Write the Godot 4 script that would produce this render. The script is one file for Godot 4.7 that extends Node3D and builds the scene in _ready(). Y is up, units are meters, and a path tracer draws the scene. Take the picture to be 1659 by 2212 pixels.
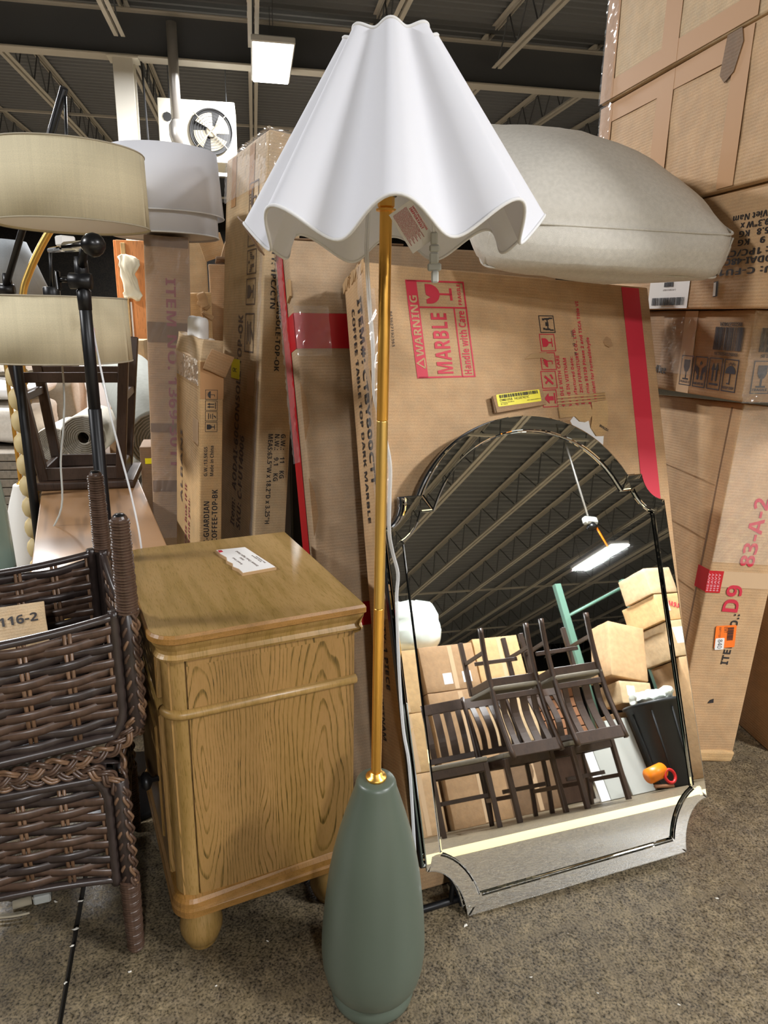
extends Node3D

var M := {}
var taken := {}
var rng := RandomNumberGenerator.new()
var noise := FastNoiseLite.new()

# ---------------------------------------------------------------- naming
func numbered(n: String) -> String:
	if not taken.has(n):
		taken[n] = 0
		return n
	taken[n] += 1
	return "%s_%03d" % [n, taken[n]]

func tag(o: Node3D, label: String, category: String, group := "") -> Node3D:
	o.set_meta("label", label)
	o.set_meta("category", category)
	if group != "":
		o.set_meta("group", group)
	return o

func thing(called: String, label: String, category: String, xf := Transform3D(), group := "") -> Node3D:
	var o := Node3D.new()
	o.name = numbered(called)
	add_child(o)
	o.transform = xf
	tag(o, label, category, group)
	return o

func setting(called: String, mesh: Mesh, m: Material, xf := Transform3D()) -> MeshInstance3D:
	var o := MeshInstance3D.new()
	o.name = numbered(called)
	o.mesh = mesh
	o.material_override = m
	add_child(o)
	o.transform = xf
	o.set_meta("kind", "structure")
	return o

func part(parent: Node3D, called: String, mesh: Mesh, m: Material, xf := Transform3D()) -> MeshInstance3D:
	var o := MeshInstance3D.new()
	o.name = called
	o.mesh = mesh
	o.material_override = m
	parent.add_child(o, true)
	o.transform = xf
	return o

func single(called: String, label: String, category: String, mesh: Mesh, m: Material, xf := Transform3D(), group := "") -> MeshInstance3D:
	var o := MeshInstance3D.new()
	o.name = numbered(called)
	o.mesh = mesh
	o.material_override = m
	add_child(o)
	o.transform = xf
	tag(o, label, category, group)
	return o

# ---------------------------------------------------------------- frames
func rot(yaw: float, lean := 0.0, side := 0.0) -> Basis:
	return Basis(Vector3.UP, deg_to_rad(yaw)) * Basis(Vector3.RIGHT, deg_to_rad(-lean)) * Basis(Vector3.BACK, deg_to_rad(side))

func at(x: float, y: float, z: float, yaw := 0.0, lean := 0.0, side := 0.0) -> Transform3D:
	return Transform3D(rot(yaw, lean, side), Vector3(x, y, z))

func mv(x: float, y: float, z: float) -> Transform3D:
	return Transform3D(Basis(), Vector3(x, y, z))

# from a y-up rod of length 1 to the segment a-b
func along(a: Vector3, b: Vector3) -> Transform3D:
	var y := (b - a).normalized()
	var x := y.cross(Vector3(0.31, 0.17, 0.93)).normalized()
	return Transform3D(Basis(x, y, x.cross(y)), a)

# ---------------------------------------------------------------- meshes
func begin(smooth := false) -> SurfaceTool:
	var st := SurfaceTool.new()
	st.begin(Mesh.PRIMITIVE_TRIANGLES)
	st.set_smooth_group(0 if smooth else -1)
	return st

func done(st: SurfaceTool) -> ArrayMesh:
	st.generate_normals()
	return st.commit()

func quad(st: SurfaceTool, a: Vector3, b: Vector3, c: Vector3, d: Vector3) -> void:
	st.add_vertex(a); st.add_vertex(b); st.add_vertex(c)
	st.add_vertex(a); st.add_vertex(c); st.add_vertex(d)

func tri(st: SurfaceTool, a: Vector3, b: Vector3, c: Vector3) -> void:
	st.add_vertex(a); st.add_vertex(b); st.add_vertex(c)

# bevelled block, centred on c
func block(st: SurfaceTool, c: Vector3, s: Vector3, b := 0.0, xf := Transform3D()) -> void:
	var h := s * 0.5
	b = min(b, min(h.x, min(h.y, h.z)) * 0.9)
	var P := func(x: float, y: float, z: float) -> Vector3: return xf * (c + Vector3(x, y, z))
	var i := h - Vector3(b, b, b)
	for sg in [1.0, -1.0]:
		var f = sg
		quad(st, P.call(f * h.x, -i.y, -i.z * f), P.call(f * h.x, i.y, -i.z * f), P.call(f * h.x, i.y, i.z * f), P.call(f * h.x, -i.y, i.z * f))
		quad(st, P.call(-i.x * f, f * h.y, -i.z), P.call(-i.x * f, f * h.y, i.z), P.call(i.x * f, f * h.y, i.z), P.call(i.x * f, f * h.y, -i.z))
		quad(st, P.call(-i.x * f, i.y, f * h.z), P.call(-i.x * f, -i.y, f * h.z), P.call(i.x * f, -i.y, f * h.z), P.call(i.x * f, i.y, f * h.z))
	if b <= 0.0:
		return
	for sx in [1.0, -1.0]:
		for sy in [1.0, -1.0]:
			quad(st, P.call(sx * h.x, sy * i.y, -i.z), P.call(sx * i.x, sy * h.y, -i.z), P.call(sx * i.x, sy * h.y, i.z), P.call(sx * h.x, sy * i.y, i.z))
			quad(st, P.call(-i.x, sx * h.y, sy * i.z), P.call(-i.x, sx * i.y, sy * h.z), P.call(i.x, sx * i.y, sy * h.z), P.call(i.x, sx * h.y, sy * i.z))
			quad(st, P.call(sx * h.x, -i.y, sy * i.z), P.call(sx * i.x, -i.y, sy * h.z), P.call(sx * i.x, i.y, sy * h.z), P.call(sx * h.x, i.y, sy * i.z))
			for sz in [1.0, -1.0]:
				tri(st, P.call(sx * h.x, sy * i.y, sz * i.z), P.call(sx * i.x, sy * h.y, sz * i.z), P.call(sx * i.x, sy * i.y, sz * h.z))

func block_mesh(s: Vector3, b := 0.0, c := Vector3.ZERO) -> ArrayMesh:
	var st := begin()
	block(st, c, s, b)
	return done(st)

# soft-edged, slightly uneven box filling x 0..w, y 0..h, z -d..0
func soft_box(s: Vector3, r: float, wob := 0.001, n := 6, sd := 0, bulge := Vector3.ZERO, twist := 0.0) -> ArrayMesh:
	var st := begin(true)
	var ax := []
	for k in 3:
		var L: float = s[k]
		var l := [0.0, r * 0.35, r]
		for j in range(1, n):
			l.append(r + (L - 2.0 * r) * j / n)
		l.append_array([L - r, L - r * 0.35, L])
		ax.append(l)
	var P := func(p: Vector3) -> Vector3:
		var q := p.clamp(Vector3(r, r, r), s - Vector3(r, r, r))
		var d := p - q
		var o := q + (d.normalized() * r if d.length() > 1e-6 else Vector3.ZERO)
		var t := p / s * 2.0 - Vector3.ONE
		o += Vector3(t.x * bulge.x * (1 - t.y * t.y) * (1 - t.z * t.z), t.y * bulge.y * (1 - t.x * t.x) * (1 - t.z * t.z), t.z * bulge.z * (1 - t.x * t.x) * (1 - t.y * t.y))
		o.y += twist * (1.0 - p.z / s.z) * (1.0 - p.x / s.x)
		var w := o + Vector3(sd * 3.7, sd * 1.3, sd * 2.1)
		o += Vector3(noise.get_noise_3dv(w * 6.0), noise.get_noise_3dv(w * 6.0 + Vector3(50, 0, 0)), noise.get_noise_3dv(w * 6.0 + Vector3(0, 90, 0))) * wob * 2.0
		return o - Vector3(0, 0, s.z)
	for k in 3:
		var a := (k + 1) % 3
		var b := (k + 2) % 3
		for side in 2:
			for i in ax[a].size() - 1:
				for j in ax[b].size() - 1:
					var c := []
					for e in [[0, 0], [1, 0], [1, 1], [0, 1]]:
						var v := Vector3.ZERO
						v[k] = s[k] * side
						v[a] = ax[a][i + e[0]]
						v[b] = ax[b][j + e[1]]
						c.append(P.call(v))
					if side == 0:
						quad(st, c[0], c[1], c[2], c[3])
					else:
						quad(st, c[3], c[2], c[1], c[0])
	return done(st)

# turned shape: rows of [radius, y]
func lathe(st: SurfaceTool, prof: Array, seg := 32, xf := Transform3D()) -> void:
	for i in prof.size() - 1:
		for k in seg:
			var a0 := TAU * k / seg
			var a1 := TAU * (k + 1) / seg
			var p0 = prof[i]
			var p1 = prof[i + 1]
			var A := xf * Vector3(p0[0] * cos(a0), p0[1], p0[0] * sin(a0))
			var B := xf * Vector3(p1[0] * cos(a0), p1[1], p1[0] * sin(a0))
			var C := xf * Vector3(p1[0] * cos(a1), p1[1], p1[0] * sin(a1))
			var D := xf * Vector3(p0[0] * cos(a1), p0[1], p0[0] * sin(a1))
			if p1[0] > 1e-6:
				tri(st, A, B, C)
			if p0[0] > 1e-6:
				tri(st, A, C, D)

func turned(prof: Array, seg := 32, smooth := true) -> ArrayMesh:
	var st := begin(smooth)
	lathe(st, prof, seg)
	return done(st)

func rod_profile(r: float, L: float, b := 0.0) -> Array:
	return [[0, 0], [r - b, 0], [r, b], [r, L - b], [r - b, L], [0, L]]

# flat-ended rod, edges kept sharp
func rod(st: SurfaceTool, a: Vector3, b: Vector3, r: float, seg := 10) -> void:
	var x := along(a, b)
	var L := a.distance_to(b)
	lathe(st, [[0, 0], [r, 0], [r, L], [0, L]], seg, x)

# tube along a polyline; r is a number or an array; flat squashes the section
func tube(st: SurfaceTool, pts: Array, r, seg := 8, caps := true, closed := false, up := Vector3.ZERO, flat := 1.0) -> void:
	var n := pts.size()
	var rings := []
	var prev := Vector3.ZERO
	for i in n:
		var a: Vector3 = pts[(i - 1 + n) % n] if (i > 0 or closed) else pts[i]
		var b: Vector3 = pts[(i + 1) % n] if (i < n - 1 or closed) else pts[i]
		var t := (b - a).normalized()
		var nx: Vector3
		if up != Vector3.ZERO:
			nx = up.cross(t).normalized()
		elif prev == Vector3.ZERO:
			nx = t.cross(Vector3(0.13, 0.27, 0.95) if abs(t.z) < 0.9 else Vector3(0.9, 0.3, 0.1)).normalized()
		else:
			nx = (prev - t * prev.dot(t)).normalized()
		prev = nx
		var ny := t.cross(nx)
		var rr: float = r[i] if r is Array else r
		var ring := []
		for k in seg:
			var an := TAU * (k + 0.5) / seg
			ring.append(pts[i] + nx * cos(an) * rr + ny * sin(an) * rr * flat)
		rings.append(ring)
	for i in (n if closed else n - 1):
		for k in seg:
			var q: Array = rings[i]
			var w: Array = rings[(i + 1) % n]
			quad(st, q[k], w[k], w[(k + 1) % seg], q[(k + 1) % seg])
	if caps and not closed:
		for k in range(1, seg - 1):
			tri(st, rings[0][0], rings[0][k], rings[0][k + 1])
			tri(st, rings[n - 1][0], rings[n - 1][k + 1], rings[n - 1][k])

func tube_mesh(pts: Array, r, seg := 8, closed := false, up := Vector3.ZERO, flat := 1.0) -> ArrayMesh:
	var st := begin(true)
	tube(st, pts, r, seg, true, closed, up, flat)
	return done(st)

func smooth_path(p: Array, sub := 6) -> Array:
	var out := []
	for i in p.size() - 1:
		var a: Vector3 = p[max(i - 1, 0)]
		var b: Vector3 = p[i]
		var c: Vector3 = p[i + 1]
		var d: Vector3 = p[min(i + 2, p.size() - 1)]
		for k in sub:
			out.append(b.cubic_interpolate(c, a, d, float(k) / sub))
	out.append(p[-1])
	return out

# signed offset of a counter-clockwise polygon, vertex by vertex (d > 0 grows)
func offset(poly: PackedVector2Array, d: float) -> PackedVector2Array:
	var out := PackedVector2Array()
	var n := poly.size()
	for i in n:
		var e0 := (poly[i] - poly[(i - 1 + n) % n]).normalized()
		var e1 := (poly[(i + 1) % n] - poly[i]).normalized()
		var n0 := Vector2(e0.y, -e0.x)
		var n1 := Vector2(e1.y, -e1.x)
		var m := n0 + n1
		var l := m.length_squared()
		m = n0 * 2.0 if l < 0.3 else m * (2.0 / l)
		out.append(poly[i] + m * d)
	return out

# plate in the xy plane (z towards the viewer): flat face at z0, bevel of width b down to z0-bz, side wall down to z1
func plate(st: SurfaceTool, poly: PackedVector2Array, b: float, bz: float, z0: float, z1: float, tilt := PackedFloat32Array()) -> void:
	var n := poly.size()
	var inn := offset(poly, -b) if b > 0.0 else poly
	var Z := func(i: int, z: float) -> float: return z + (tilt[i] if tilt.size() else 0.0)
	var t := Geometry2D.triangulate_polygon(inn)
	for k in range(0, t.size(), 3):
		var v := []
		for e in 3:
			var i := t[k + e]
			v.append(Vector3(inn[i].x, inn[i].y, Z.call(i, z0)))
		if (v[1] - v[0]).cross(v[2] - v[0]).z > 0.0:
			tri(st, v[0], v[2], v[1])
		else:
			tri(st, v[0], v[1], v[2])
	for i in n:
		var j := (i + 1) % n
		var a := Vector3(inn[i].x, inn[i].y, Z.call(i, z0))
		var c := Vector3(inn[j].x, inn[j].y, Z.call(j, z0))
		var a2 := Vector3(poly[i].x, poly[i].y, Z.call(i, z0 - bz))
		var c2 := Vector3(poly[j].x, poly[j].y, Z.call(j, z0 - bz))
		if b > 0.0:
			quad(st, a, c, c2, a2)
		quad(st, a2, c2, Vector3(c2.x, c2.y, z1), Vector3(a2.x, a2.y, z1))
	var u := Geometry2D.triangulate_polygon(poly)
	for k in range(0, u.size(), 3):
		tri(st, Vector3(poly[u[k]].x, poly[u[k]].y, z1), Vector3(poly[u[k + 1]].x, poly[u[k + 1]].y, z1), Vector3(poly[u[k + 2]].x, poly[u[k + 2]].y, z1))

func plate_mesh(poly: PackedVector2Array, b: float, bz: float, z0: float, z1: float) -> ArrayMesh:
	var st := begin()
	plate(st, poly, b, bz, z0, z1)
	return done(st)

# plan outline (x, z as Vector2, counter-clockwise) carried up through rows of [outset, y]
func molded(plan: PackedVector2Array, prof: Array) -> ArrayMesh:
	var st := begin()
	var rings := []
	for p in prof:
		var o := offset(plan, p[0])
		var r := []
		for v in o:
			r.append(Vector3(v.x, p[1], -v.y))
		rings.append(r)
	var n := plan.size()
	for i in rings.size() - 1:
		for k in n:
			var j := (k + 1) % n
			quad(st, rings[i][k], rings[i + 1][k], rings[i + 1][j], rings[i][j])
	var t := Geometry2D.triangulate_polygon(plan)
	for e in [0, rings.size() - 1]:
		for k in range(0, t.size(), 3):
			if e == 0:
				tri(st, rings[e][t[k]], rings[e][t[k + 1]], rings[e][t[k + 2]])
			else:
				tri(st, rings[e][t[k]], rings[e][t[k + 2]], rings[e][t[k + 1]])
	return done(st)

func rounded_plan(x0: float, y0: float, x1: float, y1: float, rr: Array) -> PackedVector2Array:
	var out := PackedVector2Array()
	var cs := [[x0, y0, 180.0, 1, 1], [x1, y0, 270.0, -1, 1], [x1, y1, 0.0, -1, -1], [x0, y1, 90.0, 1, -1]]
	for i in 4:
		var c: Array = cs[i]
		var r: float = rr[i]
		if r < 0.001:
			out.append(Vector2(c[0], c[1]))
			continue
		for k in 9:
			var a := deg_to_rad(c[2] + 90.0 * k / 8)
			out.append(Vector2(c[0] + c[3] * r, c[1] + c[4] * r) + Vector2(cos(a), sin(a)) * r)
	return out

# ---------------------------------------------------------------- print on flat faces
func face(which: String, w := 0.0, h := 0.0) -> Transform3D:
	match which:
		"l": return Transform3D(Basis(Vector3.BACK, Vector3.UP, Vector3.LEFT), Vector3.ZERO)
		"r": return Transform3D(Basis(Vector3.FORWARD, Vector3.UP, Vector3.RIGHT), Vector3(w, 0, 0))
		"t": return Transform3D(Basis(Vector3.RIGHT, Vector3.FORWARD, Vector3.UP), Vector3(0, h, 0))
	return Transform3D()

func fonts(kind := "sans") -> SystemFont:
	if not M.has("font_" + kind):
		var fo := SystemFont.new()
		fo.font_names = ["Droid Serif" if kind.begins_with("serif") else "Droid Sans Mono" if kind == "mono" else "Droid Sans"]
		if not kind.ends_with("light") and kind != "mono":
			fo.font_weight = 700
		M["font_" + kind] = fo
	return M["font_" + kind]

# words start at (u, v) on the face and run `length` along `angle`; cap is the letter height
func words(parent: Node3D, s: String, fx: Transform3D, u: float, v: float, angle: float, cap: float, length: float, m: Material, kind := "sans", lift := 0.0016) -> MeshInstance3D:
	var t := TextMesh.new()
	t.text = s
	t.font = fonts(kind)
	t.font_size = 48
	t.pixel_size = 0.001
	t.depth = 0.002
	t.curve_step = 4.0
	t.horizontal_alignment = HORIZONTAL_ALIGNMENT_LEFT
	var b := t.get_aabb()
	var sx: float = length / max(b.size.x, 0.001) if length > 0.0 else cap / 0.034
	var sy := cap / 0.034
	var x := Transform3D(Basis(Vector3.BACK, deg_to_rad(angle)), Vector3(u, v, lift)) * Transform3D(Basis.from_scale(Vector3(sx, sy, 0.15)), Vector3.ZERO) * mv(-b.position.x, -(b.position.y + b.size.y * 0.5), 0)
	return part(parent, "lettering", t, m, fx * x)

func bars(parent: Node3D, fx: Transform3D, u: float, v: float, w: float, h: float, m: Material, sd := 1, angle := 0.0) -> void:
	var st := begin()
	var r := RandomNumberGenerator.new()
	r.seed = sd
	var x := 0.0
	while x < w:
		var k: float = w / 95.0 * [1, 1, 2, 3][r.randi() % 4]
		block(st, Vector3(x + k / 2, h / 2, 0), Vector3(k, h, 0.0004))
		x += k + w / 95.0 * [1, 1, 2][r.randi() % 3]
	part(parent, "barcode", done(st), m, fx * Transform3D(Basis(Vector3.BACK, deg_to_rad(angle)), Vector3(u, v, 0.0016)))

func flat_poly(st: SurfaceTool, pts: Array, z := 0.0003) -> void:
	plate(st, PackedVector2Array(pts), 0, 0, z, 0.0)

func frame_bars(st: SurfaceTool, w: float, h: float, t: float) -> void:
	block(st, Vector3(w / 2, t / 2, 0), Vector3(w, t, 0.0005))
	block(st, Vector3(w / 2, h - t / 2, 0), Vector3(w, t, 0.0005))
	block(st, Vector3(t / 2, h / 2, 0), Vector3(t, h - 2 * t, 0.0005))
	block(st, Vector3(w - t / 2, h / 2, 0), Vector3(t, h - 2 * t, 0.0005))

# handling symbols, drawn in a w x h frame
func symbol(parent: Node3D, kind: String, fx: Transform3D, u: float, v: float, w: float, h: float, angle: float, m: Material, framed := true) -> void:
	var st := begin()
	if framed:
		frame_bars(st, w, h, min(w, h) * 0.045)
	var c := func(x: float, y: float) -> Vector2: return Vector2(x * w, y * h)
	match kind:
		"glass":
			flat_poly(st, [c.call(0.25, 0.86), c.call(0.25, 0.62), c.call(0.36, 0.48), c.call(0.5, 0.44), c.call(0.64, 0.48), c.call(0.75, 0.62), c.call(0.75, 0.86)])
			block(st, Vector3(w * 0.5, h * 0.34, 0), Vector3(w * 0.09, h * 0.22, 0.0005))
			block(st, Vector3(w * 0.5, h * 0.215, 0), Vector3(w * 0.5, h * 0.05, 0.0005))
		"up":
			for x in [0.36, 0.64]:
				flat_poly(st, [c.call(x - 0.13, 0.62), c.call(x + 0.13, 0.62), c.call(x, 0.86)])
				block(st, Vector3(w * x, h * 0.45, 0), Vector3(w * 0.09, h * 0.36, 0.0005))
			block(st, Vector3(w * 0.5, h * 0.17, 0), Vector3(w * 0.66, h * 0.06, 0.0005))
		"arrow":
			flat_poly(st, [c.call(0.2, 0.55), c.call(0.8, 0.55), c.call(0.5, 0.85)])
			block(st, Vector3(w * 0.5, h * 0.4, 0), Vector3(w * 0.24, h * 0.3, 0.0005))
			block(st, Vector3(w * 0.5, h * 0.16, 0), Vector3(w * 0.6, h * 0.08, 0.0005))
		"umbrella":
			var p := []
			for k in 13:
				var a := PI * k / 12
				p.append(c.call(0.5 + 0.36 * cos(a), 0.56 + 0.24 * sin(a)))
			flat_poly(st, p)
			block(st, Vector3(w * 0.5, h * 0.42, 0), Vector3(w * 0.06, h * 0.32, 0.0005))
			block(st, Vector3(w * 0.42, h * 0.25, 0), Vector3(w * 0.2, h * 0.04, 0.0005))
			for k in 5:
				block(st, Vector3(w * (0.34 + 0.1 * k), h * (0.84 + 0.03 * (k % 2)), 0), Vector3(w * 0.03, h * 0.07, 0.0005))
		"hands":
			for sx in [-1.0, 1.0]:
				for k in 4:
					flat_poly(st, [c.call(0.5 + sx * (0.10 + 0.08 * k), 0.36 + 0.05 * k) , c.call(0.5 + sx * (0.15 + 0.08 * k), 0.36 + 0.05 * k), c.call(0.5 + sx * (0.17 + 0.08 * k), 0.62 + 0.03 * k), c.call(0.5 + sx * (0.12 + 0.08 * k), 0.64 + 0.03 * k)] if sx > 0 else [c.call(0.5 - (0.15 + 0.08 * k), 0.36 + 0.05 * k), c.call(0.5 - (0.10 + 0.08 * k), 0.36 + 0.05 * k), c.call(0.5 - (0.12 + 0.08 * k), 0.64 + 0.03 * k), c.call(0.5 - (0.17 + 0.08 * k), 0.62 + 0.03 * k)])
				block(st, Vector3(w * (0.5 + sx * 0.16), h * 0.32, 0), Vector3(w * 0.14, h * 0.14, 0.0005))
			flat_poly(st, [c.call(0.5, 0.7), c.call(0.58, 0.78), c.call(0.5, 0.86), c.call(0.42, 0.78)])
		"lift":
			for sx in [-1.0, 1.0]:
				block(st, Vector3(w * (0.5 + sx * 0.27), h * 0.72, 0), Vector3(w * 0.12, h * 0.12, 0.0005))
				block(st, Vector3(w * (0.5 + sx * 0.3), h * 0.48, 0), Vector3(w * 0.1, h * 0.32, 0.0005))
				block(st, Vector3(w * (0.5 + sx * 0.34), h * 0.22, 0), Vector3(w * 0.08, h * 0.24, 0.0005))
				block(st, Vector3(w * (0.5 + sx * 0.18), h * 0.46, 0), Vector3(w * 0.16, h * 0.07, 0.0005))
			block(st, Vector3(w * 0.5, h * 0.5, 0), Vector3(w * 0.22, h * 0.2, 0.0005))
		"hook":
			flat_poly(st, [c.call(0.2, 0.3), c.call(0.3, 0.22), c.call(0.75, 0.72), c.call(0.66, 0.8)])
			flat_poly(st, [c.call(0.55, 0.2), c.call(0.8, 0.3), c.call(0.78, 0.45), c.call(0.68, 0.36), c.call(0.52, 0.3)])
			flat_poly(st, [c.call(0.25, 0.7), c.call(0.42, 0.55), c.call(0.48, 0.62), c.call(0.32, 0.8)])
		"letters":
			block(st, Vector3(w * 0.5, h * 0.72, 0), Vector3(w * 0.6, h * 0.07, 0.0005))
			block(st, Vector3(w * 0.5, h * 0.55, 0), Vector3(w * 0.44, h * 0.06, 0.0005))
			block(st, Vector3(w * 0.5, h * 0.38, 0), Vector3(w * 0.56, h * 0.06, 0.0005))
			flat_poly(st, [c.call(0.3, 0.12), c.call(0.45, 0.12), c.call(0.62, 0.28), c.call(0.5, 0.3)])
	part(parent, "handling_symbol", done(st), m, fx * Transform3D(Basis(Vector3.BACK, deg_to_rad(angle)), Vector3(u, v, 0.0014)))

func strip(parent: Node3D, called: String, fx: Transform3D, u0: float, v0: float, u1: float, v1: float, m: Material, lift := 0.0011, thick := 0.0005) -> MeshInstance3D:
	return part(parent, called, block_mesh(Vector3(abs(u1 - u0), abs(v1 - v0), thick)), m, fx * mv((u0 + u1) / 2, (v0 + v1) / 2, lift))

# crumpled film sheet on a face
func film(parent: Node3D, called: String, fx: Transform3D, u0: float, v0: float, u1: float, v1: float, m: Material, amp := 0.002, lift := 0.003, sd := 1) -> MeshInstance3D:
	var st := begin(true)
	var nx := int(clamp((u1 - u0) / 0.008, 3, 40))
	var ny := int(clamp((v1 - v0) / 0.008, 3, 60))
	var P := func(i: int, j: int) -> Vector3:
		var u := u0 + (u1 - u0) * i / nx
		var v := v0 + (v1 - v0) * j / ny
		return Vector3(u, v, lift + amp * noise.get_noise_3d(u * 130.0 + sd * 17.0, v * 60.0, sd))
	for i in nx:
		for j in ny:
			quad(st, P.call(i, j), P.call(i, j + 1), P.call(i + 1, j + 1), P.call(i + 1, j))
	return part(parent, called, done(st), m, fx)

func torn(parent: Node3D, called: String, fx: Transform3D, pts: Array, m: Material, lift := 0.002, thick := 0.002) -> MeshInstance3D:
	var st := begin()
	plate(st, PackedVector2Array(pts), 0.0, 0.0, lift + thick, lift)
	return part(parent, called, done(st), m, fx)

# carton whose front lower left corner is at the transform's origin
func carton(called: String, label: String, xf: Transform3D, s: Vector3, m: Material, sd := 0, group := "", r := 0.004, wob := 0.0007) -> Node3D:
	var t := thing(called, label, "box", xf, group)
	part(t, "carton", soft_box(s, r, wob, 6, sd), m)
	return t

# ---------------------------------------------------------------- textures
func field(freq: float, size: int, sd: int, type := FastNoiseLite.TYPE_SIMPLEX_SMOOTH, oct := 3) -> PackedByteArray:
	var n := FastNoiseLite.new()
	n.noise_type = type
	n.frequency = freq
	n.seed = sd
	n.fractal_octaves = oct
	return n.get_seamless_image(size, size).get_data()

func picture(size_x: int, size_y: int, f: Callable) -> ImageTexture:
	var d := PackedByteArray()
	d.resize(size_x * size_y * 3)
	var k := 0
	for y in size_y:
		for x in size_x:
			var c: Vector3 = f.call(x, y)
			d[k] = int(clampf(c.x, 0, 1) * 255.0)
			d[k + 1] = int(clampf(c.y, 0, 1) * 255.0)
			d[k + 2] = int(clampf(c.z, 0, 1) * 255.0)
			k += 3
	return ImageTexture.create_from_image(Image.create_from_data(size_x, size_y, false, Image.FORMAT_RGB8, d))

func grey(size: int, f: Callable) -> ImageTexture:
	var d := PackedByteArray()
	d.resize(size * size)
	for k in size * size:
		d[k] = int(clampf(f.call(k), 0, 1) * 255.0)
	return ImageTexture.create_from_image(Image.create_from_data(size, size, false, Image.FORMAT_L8, d))

func sm(key: String, c: Color, rough := 0.8, metal := 0.0) -> StandardMaterial3D:
	var m := StandardMaterial3D.new()
	m.resource_name = key
	m.albedo_color = c
	m.roughness = rough
	m.metallic = metal
	M[key] = m
	return m

func map3(m: StandardMaterial3D, tex: Texture2D, sx: float, sy := 0.0, sz := 0.0) -> StandardMaterial3D:
	m.albedo_texture = tex
	m.uv1_triplanar = true
	m.uv1_triplanar_sharpness = 8.0
	m.uv1_scale = Vector3(sx, sy if sy > 0 else sx, sz if sz > 0 else sx)
	return m

func relief(m: StandardMaterial3D, tex: Texture2D, cm: float) -> void:
	m.heightmap_enabled = true
	m.heightmap_texture = tex
	m.heightmap_scale = cm

func c8(r: int, g: int, b: int) -> Color:
	return Color(r / 255.0, g / 255.0, b / 255.0)

func clear_film(key: String, c: Color, a: float, rough: float) -> void:
	var m := sm(key, Color(c.r, c.g, c.b, a), rough)
	m.transparency = BaseMaterial3D.TRANSPARENCY_ALPHA

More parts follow.
